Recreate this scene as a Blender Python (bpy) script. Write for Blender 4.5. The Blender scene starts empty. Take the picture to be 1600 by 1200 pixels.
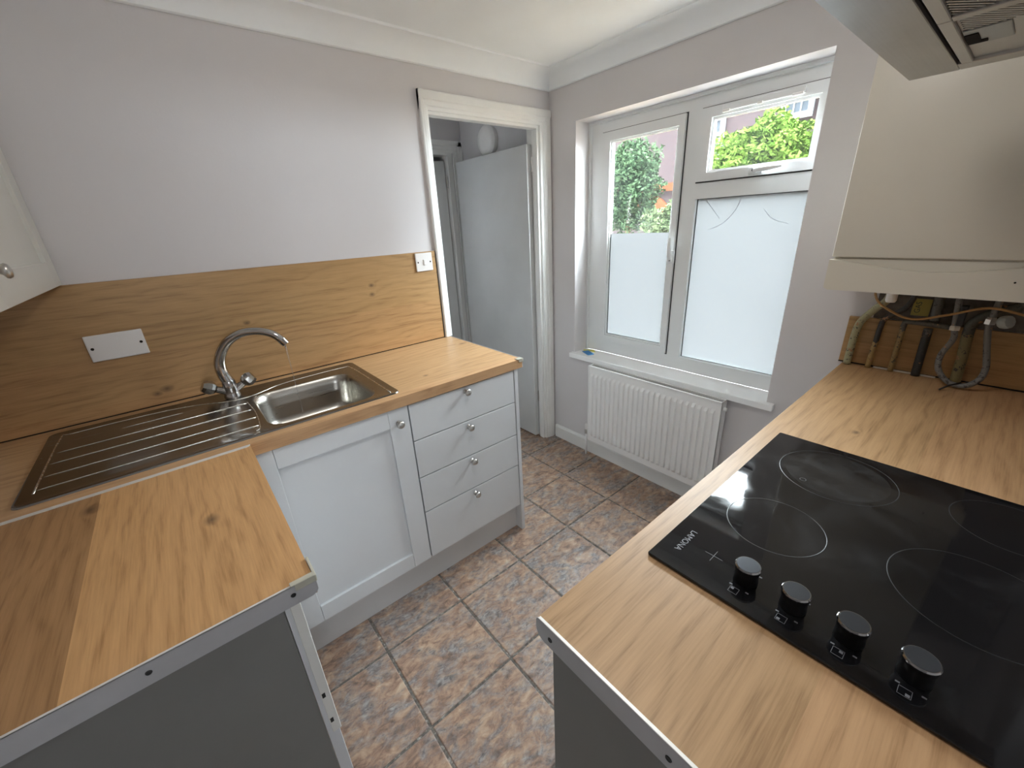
import bpy, bmesh, math, random
from mathutils import Vector, Matrix
random.seed(7)
sc = bpy.context.scene
C = sc.collection

# ------------------------------------------------------------------ camera
cd = bpy.data.cameras.new('camera'); cam = bpy.data.objects.new('camera', cd); C.objects.link(cam)
cam.location = (-1.8834, -1.8765, 1.4581)
cam.rotation_mode = 'XYZ'; cam.rotation_euler = (1.19324, 0.05126, -0.69791)
cd.sensor_fit = 'HORIZONTAL'; cd.sensor_width = 36.0; cd.lens = 632.05 / 1600 * 36.0
cd.clip_start = 0.02
sc.camera = cam

# ------------------------------------------------------------------ sky (overcast), exposure
w = bpy.data.worlds.new('overcast_sky'); sc.world = w; w.use_nodes = True
bg = w.node_tree.nodes['Background']
bg.inputs[0].default_value = (0.87, 0.935, 1.0, 1); bg.inputs[1].default_value = 10.0
sc.view_settings.view_transform = 'Standard'; sc.view_settings.look = 'None'
sc.view_settings.gamma = 1.0; sc.view_settings.use_curve_mapping = False
sc.view_settings.exposure = 3.28
cy = sc.cycles
cy.max_bounces = 14; cy.diffuse_bounces = 8; cy.glossy_bounces = 5; cy.transparent_max_bounces = 12
cy.transmission_bounces = 8; cy.sample_clamp_indirect = 60.0; cy.caustics_reflective = False; cy.caustics_refractive = False
cy.use_denoising = True

# sampling guides for the daylight in the clear panes and openings (they give off nothing themselves)
def portal(name, loc, sx, sy, rot):
    l = bpy.data.lights.new(name, 'AREA'); l.shape = 'RECTANGLE'; l.size = sx; l.size_y = sy; l.cycles.is_portal = True
    o = bpy.data.objects.new(name, l); C.objects.link(o); o.location = loc; o.rotation_euler = rot
portal('daylight_portal', (0.120, -0.5337, 1.602), 0.452, 0.368, (0, math.pi / 2, 0))
portal('daylight_portal', (0.120, -1.0768, 1.733), 0.197, 0.381, (0, math.pi / 2, 0))
portal('daylight_portal', (-2.0225, -3.955, 1.50), 0.52, 0.084, (math.pi / 2, 0, 0))
FILL_LAMP = 2.45   # brightness of the added fill lamp on the ceiling

# ------------------------------------------------------------------ materials
MATS = {}
def nt(name):
    m = bpy.data.materials.new(name); m.use_nodes = True
    t = m.node_tree; b = t.nodes['Principled BSDF']; MATS[name] = m
    return m, t, b
def N(t, typ, **kw):
    n = t.nodes.new(typ)
    for k, v in kw.items():
        if k.startswith('i_'): n.inputs[k[2:].replace('_', ' ')].default_value = v
        else: setattr(n, k, v)
    return n
def L(t, a, b): t.links.new(a, b)
def math_(t, op, a, b=None, c=None):
    n = t.nodes.new('ShaderNodeMath'); n.operation = op
    for i, v in enumerate((a, b, c)):
        if v is None: continue
        if isinstance(v, (int, float)): n.inputs[i].default_value = v
        else: t.links.new(v, n.inputs[i])
    return n.outputs[0]
def ramp(t, fac, stops):
    r = t.nodes.new('ShaderNodeValToRGB'); e = r.color_ramp.elements
    e[0].position, e[0].color = stops[0][0], (*stops[0][1], 1)
    e[1].position, e[1].color = stops[-1][0], (*stops[-1][1], 1)
    for p, c in stops[1:-1]:
        x = e.new(p); x.color = (*c, 1)
    t.links.new(fac, r.inputs[0]); return r.outputs[0]
def mixc(t, fac, a, b, mode='MIX'):
    n = t.nodes.new('ShaderNodeMix'); n.data_type = 'RGBA'; n.blend_type = mode
    for s, v in ((n.inputs[0], fac), (n.inputs[6], a), (n.inputs[7], b)):
        if isinstance(v, (int, float)): s.default_value = v
        elif isinstance(v, tuple): s.default_value = (*v, 1) if len(v) == 3 else v
        else: t.links.new(v, s)
    return n.outputs[2]
def pos(t): return t.nodes.new('ShaderNodeNewGeometry').outputs['Position']
def bump(t, b, h, s=0.1, d=0.002):
    n = t.nodes.new('ShaderNodeBump'); n.inputs['Strength'].default_value = s; n.inputs['Distance'].default_value = d
    t.links.new(h, n.inputs['Height']); t.links.new(n.outputs[0], b.inputs['Normal'])
def noise(t, v, scale, detail=3, rough=0.5, dist=0.0):
    n = N(t, 'ShaderNodeTexNoise'); n.inputs['Scale'].default_value = scale; n.inputs['Detail'].default_value = detail
    n.inputs['Roughness'].default_value = rough; n.inputs['Distortion'].default_value = dist
    if v is not None: t.links.new(v, n.inputs['Vector'])
    return n.outputs['Fac']
def plain(name, col, rough=0.5, metal=0.0, var=0.04, bscale=0, bstr=0.1, spec=0.5, vscale=6.0):
    m, t, b = nt(name)
    p = pos(t); f = noise(t, p, vscale, 4)
    lo = tuple(c * (1 - var) for c in col); hi = tuple(min(1, c * (1 + var)) for c in col)
    L(t, ramp(t, f, [(0.3, lo), (0.7, hi)]), b.inputs['Base Color'])
    b.inputs['Roughness'].default_value = rough; b.inputs['Metallic'].default_value = metal
    b.inputs['Specular IOR Level'].default_value = spec
    if bscale: bump(t, b, noise(t, p, bscale, 3), bstr)
    return m

plain('wall_paint', (0.645, 0.622, 0.625), 0.75, bscale=120, bstr=0.12, var=0.02, vscale=2.5, spec=0.3)
plain('ceiling_paint', (0.865, 0.89, 0.905), 0.8, bscale=90, bstr=0.1, var=0.015, spec=0.3)
plain('gloss_white', (0.80, 0.80, 0.78), 0.32, var=0.03, bscale=40, bstr=0.05)
plain('door_grey_paint', (0.60, 0.61, 0.61), 0.5, var=0.03, bscale=60, bstr=0.05)
plain('upvc', (0.78, 0.80, 0.80), 0.28, var=0.015)
plain('sill_white', (0.90, 0.91, 0.91), 0.22, var=0.01)
plain('radiator_white', (0.86, 0.86, 0.85), 0.35, var=0.02)
plain('cabinet_white', (0.655, 0.672, 0.688), 0.42, var=0.015, bscale=200, bstr=0.03)
plain('cabinet_ivory', (0.72, 0.72, 0.68), 0.42, var=0.015)
plain('plinth_grey', (0.62, 0.62, 0.62), 0.5, var=0.02)
plain('carcass_grey', (0.20, 0.198, 0.188), 0.55, var=0.03)
plain('boiler_cream', (0.64, 0.60, 0.51), 0.38, var=0.015)
plain('plastic_white', (0.80, 0.78, 0.76), 0.3, var=0.01)
plain('plastic_dark', (0.02, 0.02, 0.022), 0.4)
plain('dark_gap', (0.022, 0.019, 0.016), 0.9, spec=0.1)
plain('rubber_black', (0.015, 0.015, 0.016), 0.5)
plain('chrome', (0.50, 0.49, 0.48), 0.10, 1.0, var=0.02)
plain('dark_chrome', (0.32, 0.32, 0.33), 0.14, 1.0)
plain('nickel', (0.56, 0.54, 0.51), 0.28, 1.0, var=0.03)
plain('aluminium', (0.50, 0.505, 0.52), 0.5, 0.35, var=0.04, vscale=20)
plain('alu_edge', (0.80, 0.79, 0.76), 0.45, 0.4, var=0.04)
plain('card_blue', (0.04, 0.22, 0.50), 0.5)
plain('card_yellow', (0.62, 0.58, 0.10), 0.5)
plain('label_yellow', (0.34, 0.27, 0.05), 0.5)
plain('ink_dark', (0.03, 0.05, 0.03), 0.6)
plain('print_grey', (0.11, 0.11, 0.118), 0.5, var=0.15, vscale=60)
plain('ring_grey', (0.018, 0.019, 0.021), 0.35, var=0.25, vscale=30)
plain('cap_grey', (0.075, 0.08, 0.09), 0.28, 0.6)
plain('scratch_grey', (0.30, 0.31, 0.33), 0.6)
plain('shaded_grime', (0.11, 0.095, 0.08), 0.9, var=0.5, vscale=25)  # shade below the boiler, plus grime, put into one dark colour
plain('knob_black', (0.008, 0.008, 0.009), 0.35, spec=0.25)
plain('mastic', (0.62, 0.58, 0.50), 0.6)
plain('cable_tan', (0.42, 0.24, 0.09), 0.45)
plain('hood_lamp', (0.33, 0.35, 0.33), 0.3)
plain('soil', (0.16, 0.12, 0.08), 0.9, var=0.3)
plain('window_white_far', (0.075, 0.0765, 0.078), 0.5)
plain('trunk_brown', (0.12, 0.08, 0.05), 0.9, var=0.3, vscale=20)

def m_brushed(name, col, rough, axis, scale=260):
    m, t, b = nt(name); p = pos(t)
    mp = N(t, 'ShaderNodeMapping'); L(t, p, mp.inputs['Vector'])
    s = [scale] * 3; s[axis] = 4; mp.inputs['Scale'].default_value = s
    f = noise(t, mp.outputs[0], 1.0, 3)
    big = noise(t, p, 9, 4, 0.6)
    L(t, mixc(t, big, tuple(c * 0.82 for c in col), tuple(min(1, c * 1.12) for c in col)), b.inputs['Base Color'])
    b.inputs['Metallic'].default_value = 1.0
    L(t, math_(t, 'MULTIPLY_ADD', f, 0.16, rough - 0.08), b.inputs['Roughness'])
    bump(t, b, f, 0.06, 0.001)
m_brushed('stainless', (0.29, 0.28, 0.26), 0.24, 0)
m_brushed('stainless_bowl', (0.46, 0.44, 0.40), 0.30, 0)
m_brushed('stainless_ridge', (0.74, 0.71, 0.64), 0.26, 0)
m_brushed('hood_steel', (0.50, 0.49, 0.47), 0.36, 0)
m_brushed('hood_trim', (0.62, 0.61, 0.58), 0.42, 0)

def m_oak(name, along, perp, width, off, tones, knots=(), split=None, base=(0.49, 0.295, 0.150)):
    m, t, b = nt(name)
    p = pos(t); sp = N(t, 'ShaderNodeSeparateXYZ'); L(t, p, sp.inputs[0])
    A = sp.outputs[along]; Pp = sp.outputs[perp]; Ot = sp.outputs[3 - along - perp]
    idx = math_(t, 'FLOOR', math_(t, 'DIVIDE', math_(t, 'SUBTRACT', Pp, off), width))
    wn = N(t, 'ShaderNodeTexWhiteNoise', noise_dimensions='1D'); L(t, math_(t, 'ADD', idx, 31.7), wn.inputs['W'])
    rnd = wn.outputs['Value']
    a2 = math_(t, 'MULTIPLY_ADD', rnd, 9.0, A)
    def vec(ka, kp):
        c = N(t, 'ShaderNodeCombineXYZ')
        L(t, math_(t, 'MULTIPLY', a2, ka), c.inputs[0]); L(t, math_(t, 'MULTIPLY', Pp, kp), c.inputs[1]); L(t, math_(t, 'MULTIPLY', Ot, kp), c.inputs[2])
        return c.outputs[0]
    # knots bend the figure around them
    kmask = None; kring = None
    for (ka, kp, kr) in knots:
        da = math_(t, 'DIVIDE', math_(t, 'SUBTRACT', A, ka), kr * 1.5); dp = math_(t, 'DIVIDE', math_(t, 'SUBTRACT', Pp, kp), kr)
        d = math_(t, 'SQRT', math_(t, 'ADD', math_(t, 'MULTIPLY', da, da), math_(t, 'MULTIPLY', dp, dp)))
        k = math_(t, 'SUBTRACT', 1.0, d); n_ = N(t, 'ShaderNodeMath', operation='MAXIMUM'); L(t, k, n_.inputs[0]); n_.inputs[1].default_value = 0.0
        k = n_.outputs[0]
        g = math_(t, 'DIVIDE', 1.0, math_(t, 'MULTIPLY_ADD', d, d, 1.0))
        kmask = k if kmask is None else math_(t, 'MAXIMUM', kmask, k)
        kring = g if kring is None else math_(t, 'MAXIMUM', kring, g)
    warp = noise(t, vec(2.0, 7.0), 1.0, 3, 0.55)
    ph = math_(t, 'MULTIPLY_ADD', warp, 34.0, math_(t, 'MULTIPLY', Pp, 190.0))
    if kring is not None: ph = math_(t, 'MULTIPLY_ADD', kring, 9.0, ph)
    fig = math_(t, 'MULTIPLY_ADD', math_(t, 'SINE', ph), 0.5, 0.5)
    fig = math_(t, 'POWER', fig, 2.0)
    med = noise(t, vec(3.4, 66.0), 1.0, 6, 0.66, 0.4)
    fine = noise(t, vec(11.0, 300.0), 1.0, 4, 0.65)
    cloud = noise(t, vec(1.3, 5.0), 1.0, 2)
    f = math_(t, 'ADD', math_(t, 'MULTIPLY', fig, 0.13), math_(t, 'ADD', math_(t, 'MULTIPLY', med, 0.62), math_(t, 'MULTIPLY', cloud, 0.28)))
    f = math_(t, 'ADD', f, math_(t, 'MULTIPLY', math_(t, 'SUBTRACT', fine, 0.5), 0.55))
    dk = tuple(c * x for c, x in zip(base, (1.16, 1.18, 1.22))); lt = tuple(c * x for c, x in zip(base, (0.66, 0.60, 0.54)))
    col = ramp(t, f, [(0.33, dk), (0.54, base), (0.76, lt)])
    # tone of each printed stave
    if split is None: r2 = math_(t, 'MULTIPLY_ADD', rnd, tones[1] - tones[0], tones[0])
    else: r2 = math_(t, 'MULTIPLY_ADD', math_(t, 'GREATER_THAN', Pp, split), tones[1] - tones[0], tones[0])
    hs = N(t, 'ShaderNodeHueSaturation'); L(t, col, hs.inputs['Color']); L(t, r2, hs.inputs['Value'])
    L(t, math_(t, 'MULTIPLY_ADD', rnd, -0.012, 0.506), hs.inputs['Hue'])
    col = hs.outputs[0]
    if kmask is not None: col = mixc(t, math_(t, 'MULTIPLY', kmask, 0.85), col, (0.09, 0.05, 0.028))
    L(t, col, b.inputs['Base Color'])
    b.inputs['Roughness'].default_value = 0.42; b.inputs['Specular IOR Level'].default_value = 0.4
    bump(t, b, fine, 0.05, 0.001)
    return m
m_oak('oak_splash', 0, 2, 0.165, 0.95, (0.86, 1.02), [(-1.175, 1.229, 0.012), (-1.179, 1.189, 0.012), (-1.69, 1.152, 0.010), (-1.99, 0.966, 0.016), (-2.02, 0.955, 0.011)], base=(0.44, 0.258, 0.112))
m_oak('oak_sinktop', 0, 1, 0.30, -0.86, (0.88, 1.08), [(-0.834, -0.19, 0.016), (-1.194, -0.472, 0.010)])
m_oak('oak_return', 1, 0, 0.31, -2.452, (0.74, 1.12), [(-0.684, -2.155, 0.020), (-0.923, -1.949, 0.018)], split=-2.142, base=(0.485, 0.268, 0.118))
m_oak('oak_hobtop', 0, 1, 0.19, -2.04, (0.76, 0.99), [(-0.626, -1.721, 0.010)], base=(0.53, 0.318, 0.158))
m_oak('oak_upstand', 1, 2, 0.09, 0.90, (0.86, 1.0), base=(0.42, 0.245, 0.10))

def m_tile():
    m, t, b = nt('stone_tile'); p = pos(t)
    oi = N(t, 'ShaderNodeObjectInfo')
    off = N(t, 'ShaderNodeVectorMath', operation='SCALE'); off.inputs[0].default_value = (7.3, 11.9, 3.1); L(t, oi.outputs['Random'], off.inputs['Scale'])
    ad = N(t, 'ShaderNodeVectorMath', operation='ADD'); L(t, p, ad.inputs[0]); L(t, off.outputs[0], ad.inputs[1])
    v = ad.outputs[0]
    mp = N(t, 'ShaderNodeMapping'); L(t, v, mp.inputs['Vector']); mp.inputs['Rotation'].default_value = (0, 0, 0.7); mp.inputs['Scale'].default_value = (1, 1.7, 1)
    v = mp.outputs[0]
    a = noise(t, v, 20, 8, 0.66, 0.5); c = noise(t, v, 42, 8, 0.7, 0.6); d = noise(t, v, 10, 6, 0.70, 0.5)
    warm = ramp(t, a, [(0.33, (0.14, 0.095, 0.075)), (0.46, (0.32, 0.20, 0.14)), (0.58, (0.46, 0.315, 0.215)), (0.70, (0.55, 0.44, 0.32))])
    cool = ramp(t, c, [(0.34, (0.075, 0.066, 0.066)), (0.5, (0.215, 0.20, 0.20)), (0.68, (0.41, 0.39, 0.36))])
    mk = ramp(t, d, [(0.44, (0.02,) * 3), (0.62, (0.95,) * 3)])
    L(t, mixc(t, mk, warm, cool), b.inputs['Base Color'])
    L(t, math_(t, 'MULTIPLY_ADD', c, 0.25, 0.22), b.inputs['Roughness'])
    bump(t, b, c, 0.35, 0.0015)
m_tile()
def m_grout():
    m, t, b = nt('grout'); p = pos(t)
    f = noise(t, p, 45, 6, 0.7)
    L(t, ramp(t, f, [(0.36, (0.07, 0.06, 0.05)), (0.55, (0.17, 0.15, 0.13)), (0.66, (0.46, 0.43, 0.38))]), b.inputs['Base Color']); b.inputs['Roughness'].default_value = 0.85
m_grout()
def m_hob():
    m, t, b = nt('hob_glass'); p = pos(t)
    f = noise(t, p, 7, 6, 0.65, 0.8)
    L(t, ramp(t, f, [(0.5, (0.006, 0.006, 0.007)), (0.75, (0.020, 0.021, 0.023))]), b.inputs['Base Color'])
    L(t, ramp(t, f, [(0.45, (0.04,) * 3), (0.75, (0.22,) * 3)]), b.inputs['Roughness'])
    b.inputs['Specular IOR Level'].default_value = 0.5
m_hob()
def m_smear():
    m, t, b = nt('hob_worn_zone'); p = pos(t)
    f = noise(t, p, 16, 7, 0.65, 1.0)
    L(t, ramp(t, f, [(0.42, (0.010, 0.010, 0.011)), (0.75, (0.032, 0.033, 0.034))]), b.inputs['Base Color'])
    L(t, ramp(t, f, [(0.35, (0.08,) * 3), (0.7, (0.26,) * 3)]), b.inputs['Roughness'])
m_smear()
def m_glass():
    m = bpy.data.materials.new('window_glass'); m.use_nodes = True; t = m.node_tree; MATS['window_glass'] = m
    t.nodes.clear(); o = N(t, 'ShaderNodeOutputMaterial'); tr = N(t, 'ShaderNodeBsdfTransparent'); gl = N(t, 'ShaderNodeBsdfGlossy')
    gl.inputs['Roughness'].default_value = 0.03; tr.inputs[0].default_value = (0.94, 0.965, 0.96, 1)
    df = N(t, 'ShaderNodeBsdfTranslucent'); df.inputs[0].default_value = (0.9, 0.93, 1, 1)
    f = noise(t, pos(t), 5, 5, 0.6)
    mx0 = N(t, 'ShaderNodeMixShader'); L(t, math_(t, 'MULTIPLY_ADD', f, 0.005, -0.0015), mx0.inputs[0]); L(t, tr.outputs[0], mx0.inputs[1]); L(t, df.outputs[0], mx0.inputs[2])
    mx = N(t, 'ShaderNodeMixShader'); mx.inputs[0].default_value = 0.05
    L(t, mx0.outputs[0], mx.inputs[1]); L(t, gl.outputs[0], mx.inputs[2]); L(t, mx.outputs[0], o.inputs[0])
m_glass()
def m_frost():
    m = bpy.data.materials.new('frosted_film'); m.use_nodes = True; t = m.node_tree; MATS['frosted_film'] = m
    t.nodes.clear(); o = N(t, 'ShaderNodeOutputMaterial'); tl = N(t, 'ShaderNodeBsdfTranslucent'); df = N(t, 'ShaderNodeBsdfDiffuse')
    f = noise(t, pos(t), 2.2, 3)
    L(t, ramp(t, f, [(0.3, (0.0280, 0.0288, 0.0294)), (0.7, (0.0296, 0.0304, 0.0310))]), tl.inputs[0]); df.inputs[0].default_value = (0.7, 0.72, 0.75, 1)
    mx = N(t, 'ShaderNodeMixShader'); mx.inputs[0].default_value = 0.18
    L(t, tl.outputs[0], mx.inputs[1]); L(t, df.outputs[0], mx.inputs[2]); L(t, mx.outputs[0], o.inputs[0])
m_frost()
def m_clear(name, col):
    m, t, b = nt(name); b.inputs['Base Color'].default_value = (*col, 1); b.inputs['Transmission Weight'].default_value = 0.9
    f = noise(t, pos(t), 80, 3); L(t, math_(t, 'MULTIPLY_ADD', f, 0.1, 0.08), b.inputs['Roughness']); b.inputs['IOR'].default_value = 1.4
m_clear('clear_plastic', (0.86, 0.84, 0.70)); MATS['clear_plastic'].node_tree.nodes['Principled BSDF'].inputs['Transmission Weight'].default_value = 0.45; m_clear('water', (0.97, 0.98, 1.0))
def m_pipe(name, zsplit, top, low):
    m, t, b = nt(name); p = pos(t); sp = N(t, 'ShaderNodeSeparateXYZ'); L(t, p, sp.inputs[0])
    f = noise(t, p, 48, 6, 0.7)
    e = math_(t, 'GREATER_THAN', math_(t, 'MULTIPLY_ADD', math_(t, 'SUBTRACT', f, 0.5), 0.10, sp.outputs[2]), zsplit)
    fl = math_(t, 'GREATER_THAN', noise(t, p, 70, 6, 0.75), 0.57)
    c = mixc(t, e, low, top); c = mixc(t, fl, c, (0.05, 0.045, 0.04)); c = mixc(t, math_(t, 'GREATER_THAN', noise(t, p, 38, 5, 0.7), 0.62), c, (0.36, 0.20, 0.10))
    L(t, c, b.inputs['Base Color']); b.inputs['Roughness'].default_value = 0.55
    bump(t, b, f, 0.4, 0.002)
m_pipe('pipe_cream', 0.80, (0.36, 0.34, 0.20), (0.4, 0.27, 0.13))
m_pipe('pipe_half', 1.01, (0.04, 0.038, 0.036), (0.36, 0.24, 0.09))
m_pipe('pipe_mustard', 1.055, (0.09, 0.085, 0.07), (0.30, 0.20, 0.08))
m_pipe('pipe_black', 1.06, (0.12, 0.12, 0.11), (0.03, 0.03, 0.03))
m_pipe('pipe_olive', 1.07, (0.09, 0.09, 0.07), (0.22, 0.18, 0.08))
m_pipe('hose_steel', 3.0, (0.2, 0.2, 0.2), (0.17, 0.165, 0.155))
def m_brick():
    m, t, b = nt('far_brick'); p = pos(t)
    sp = N(t, 'ShaderNodeSeparateXYZ'); L(t, p, sp.inputs[0]); cb = N(t, 'ShaderNodeCombineXYZ'); L(t, sp.outputs[1], cb.inputs[0]); L(t, sp.outputs[2], cb.inputs[1])
    br = N(t, 'ShaderNodeTexBrick'); L(t, cb.outputs[0], br.inputs['Vector']); br.inputs['Scale'].default_value = 4.4
    br.inputs['Color1'].default_value = (0.034, 0.0235, 0.0240, 1); br.inputs['Color2'].default_value = (0.027, 0.0200, 0.0215, 1); br.inputs['Mortar'].default_value = (0.040, 0.034, 0.034, 1)
    br.inputs['Mortar Size'].default_value = 0.012
    L(t, mixc(t, math_(t, 'MULTIPLY', noise(t, p, 3, 4), 0.5), br.outputs[0], (0.03, 0.0255, 0.0258)), b.inputs['Base Color']); b.inputs['Roughness'].default_value = 0.9
m_brick()
plain('terracotta', (0.075, 0.024, 0.012), 0.8, var=0.2, vscale=4)
plain('far_glass', (0.03, 0.036, 0.042), 0.1)
def m_leaf(name, a, bcol):
    m, t, b = nt(name); f = noise(t, pos(t), 9, 4, 0.7)
    L(t, ramp(t, f, [(0.35, a), (0.68, bcol)]), b.inputs['Base Color']); b.inputs['Roughness'].default_value = 0.5
m_leaf('leaf_dark', (0.013, 0.026, 0.013), (0.050, 0.078, 0.040)); m_leaf('leaf_bright', (0.030, 0.062, 0.010), (0.085, 0.125, 0.026)); m_leaf('leaf_variegated', (0.020, 0.036, 0.014), (0.080, 0.096, 0.050))
for k_ in ('far_brick', 'terracotta', 'leaf_dark', 'leaf_bright', 'leaf_variegated', 'window_white_far', 'soil', 'trunk_brown'):
    MATS[k_].node_tree.nodes['Principled BSDF'].inputs['Specular IOR Level'].default_value = 0.0
M = MATS

# ------------------------------------------------------------------ mesh helpers
WL = {}   # world location of each object's origin
class MB:
    def __init__(s): s.bm = bmesh.new()
    def box(s, x0, x1, y0, y1, z0, z1, bev=0.0, seg=2):
        bm = bmesh.new() if bev else s.bm
        r = bmesh.ops.create_cube(bm, size=1.0)
        for v in r['verts']:
            v.co = ((x0 + x1) / 2 + v.co.x * abs(x1 - x0), (y0 + y1) / 2 + v.co.y * abs(y1 - y0), (z0 + z1) / 2 + v.co.z * abs(z1 - z0))
        if bev:
            bmesh.ops.bevel(bm, geom=bm.edges[:], offset=bev, segments=seg, profile=0.5, affect='EDGES', clamp_overlap=True)
            s.join(bm)
        return s
    def join(s, bm):
        me = bpy.data.meshes.new('t'); bm.to_mesh(me); bm.free(); s.bm.from_mesh(me); bpy.data.meshes.remove(me)
    def prism(s, pts, ext):   # polygon (3d points) extruded by vector
        a = [s.bm.verts.new(p) for p in pts]; e = Vector(ext); b = [s.bm.verts.new(Vector(p) + e) for p in pts]
        s.bm.faces.new(a); s.bm.faces.new(b[::-1]); n = len(a)
        for i in range(n): s.bm.faces.new((a[i], b[i], b[(i + 1) % n], a[(i + 1) % n]))
        return s
    def lathe(s, prof, o, ax=(0, 0, 1), seg=24):
        ax = Vector(ax).normalized(); q = ax.to_track_quat('Z', 'Y'); o = Vector(o); rings = []
        for r, h in prof:
            if r < 1e-6: rings.append([s.bm.verts.new(o + q @ Vector((0, 0, h)))])
            else: rings.append([s.bm.verts.new(o + q @ Vector((r * math.cos(2 * math.pi * i / seg), r * math.sin(2 * math.pi * i / seg), h))) for i in range(seg)])
        for A, B in zip(rings, rings[1:]):
            for i in range(seg):
                j = (i + 1) % seg
                if len(A) == 1 and len(B) == 1: continue
                if len(A) == 1: s.bm.faces.new((A[0], B[i], B[j]))
                elif len(B) == 1: s.bm.faces.new((A[i], A[j], B[0]))
                else: s.bm.faces.new((A[i], A[j], B[j], B[i]))
        return s
    def tube(s, pts, rad, seg=10, caps=True):
        pts = [Vector(p) for p in pts]; n = len(pts); rad = [rad] * n if isinstance(rad, (int, float)) else rad
        up = None; rings = []
        for i, p in enumerate(pts):
            d = (pts[min(i + 1, n - 1)] - pts[max(i - 1, 0)]).normalized()
            if up is None: up = d.orthogonal().normalized()
            up = (up - d * up.dot(d)).normalized(); sd = d.cross(up)
            rings.append([s.bm.verts.new(p + rad[i] * (math.cos(2 * math.pi * k / seg) * up + math.sin(2 * math.pi * k / seg) * sd)) for k in range(seg)])
        for A, B in zip(rings, rings[1:]):
            for k in range(seg): s.bm.faces.new((A[k], A[(k + 1) % seg], B[(k + 1) % seg], B[k]))
        if caps: s.bm.faces.new(rings[0][::-1]); s.bm.faces.new(rings[-1])
        return s
    def ringslab(s, o, i, z0, z1):   # rectangle with rectangular hole
        def rect(r, z): return [s.bm.verts.new((x, y, z)) for x, y in ((r[0], r[2]), (r[1], r[2]), (r[1], r[3]), (r[0], r[3]))]
        a, b, c, d = rect(o, z0), rect(i, z0), rect(o, z1), rect(i, z1)
        for k in range(4):
            j = (k + 1) % 4
            s.bm.faces.new((a[k], a[j], b[j], b[k])); s.bm.faces.new((c[k], d[k], d[j], c[j])); s.bm.faces.new((a[k], c[k], c[j], a[j])); s.bm.faces.new((b[k], b[j], d[j], d[k]))
        return s
    def loft(s, loops, cap=False):
        R = [[s.bm.verts.new(p) for p in lp] for lp in loops]
        for A, B in zip(R, R[1:]):
            n = len(A)
            for k in range(n): s.bm.faces.new((A[k], A[(k + 1) % n], B[(k + 1) % n], B[k]))
        if cap: s.bm.faces.new(R[-1])
        return s
    def build(s, name, mat, parent=None, smooth=False, origin=None):
        bm = s.bm
        bmesh.ops.recalc_face_normals(bm, faces=bm.faces[:])
        xs = [v.co for v in bm.verts]
        lo = Vector([min(v[i] for v in xs) for i in range(3)]); hi = Vector([max(v[i] for v in xs) for i in range(3)])
        c = Vector(origin) if origin else Vector(((lo.x + hi.x) / 2, (lo.y + hi.y) / 2, lo.z))
        for v in bm.verts: v.co -= c
        me = bpy.data.meshes.new(name); bm.to_mesh(me); bm.free()
        me.materials.append(M[mat])
        if smooth:
            for p in me.polygons: p.use_smooth = True
            if smooth is not True:
                try: me.set_sharp_from_angle(angle=smooth)
                except Exception: pass
        return link(name, me, c, parent)
def link(name, data, c, parent=None, rot=None):
    o = bpy.data.objects.new(name, data); C.objects.link(o); c = Vector(c)
    if rot: o.rotation_euler = rot
    if parent is not None:
        o.parent = parent; o.location = c - WL[parent.name]
    else: o.location = c
    WL[o.name] = c
    return o
def thing(name, loc, label, cat, group=None):
    o = link(name, None, loc); o.empty_display_size = 0.05
    return tag(o, label, cat, group)
def tag(o, label, cat, group=None):
    o['label'] = label; o['category'] = cat
    if group: o['group'] = group
    return o
def smooth_path_(pts, n=6):
    pts = [Vector(p) for p in pts]; q = [pts[0]] + pts + [pts[-1]]; out = []
    for i in range(1, len(q) - 2):
        for k in range(n):
            t_ = k / n; a, b_, c_, d_ = q[i - 1], q[i], q[i + 1], q[i + 2]
            out.append(0.5 * ((2 * b_) + (c_ - a) * t_ + (2 * a - 5 * b_ + 4 * c_ - d_) * t_ ** 2 + (3 * b_ - a - 3 * c_ + d_) * t_ ** 3))
    return out + [pts[-1]]
def struct(o): o['kind'] = 'structure'; return o
def inst(src, c, parent, rot=None): return link(src.name.split('.')[0], src.data, c, parent, rot)
SM = math.radians(35)

ZW = 0.9105; TH = 0.0385
XL = -2.43; YR = -2.155; HC = 2.116; HE = 2.194; YB = 0.90; YREAR = -3.9; XH = -1.615

# ------------------------------------------------------------------ the room
# floor: grout bed with stone tiles lying in it
fl = struct(MB().box(XL - 0.3, 0.02, YREAR, 1.9, -0.06, -0.003).build('floor', 'grout'))
P = 0.326; G = 0.0042
def tile_mesh(w_, d_):
    b = MB(); h = 0.0; e = 0.004
    lo = [(-w_ / 2, -d_ / 2), (w_ / 2, -d_ / 2), (w_ / 2, d_ / 2), (-w_ / 2, d_ / 2)]
    def ring(k, z): return [(x - math.copysign(k, x), y - math.copysign(k, y), z) for x, y in lo]
    b.loft([ring(0, -0.008), ring(0, -0.0028), ring(e * 0.5, -0.0007), ring(e, 0.0)], cap=True)
    bmesh.ops.recalc_face_normals(b.bm, faces=b.bm.faces[:])
    me = bpy.data.meshes.new('tile'); b.bm.to_mesh(me); b.bm.free(); me.materials.append(M['stone_tile']); return me
cache = {}
xs = [0.0] + [-0.001 - P * k for k in range(1, 8)] + [XL]
ys = [YB, 0.565, 0.24] + [-0.085 - P * k for k in range(0, 12)]
ys = [y for y in ys if y > YREAR + 0.05]
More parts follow.
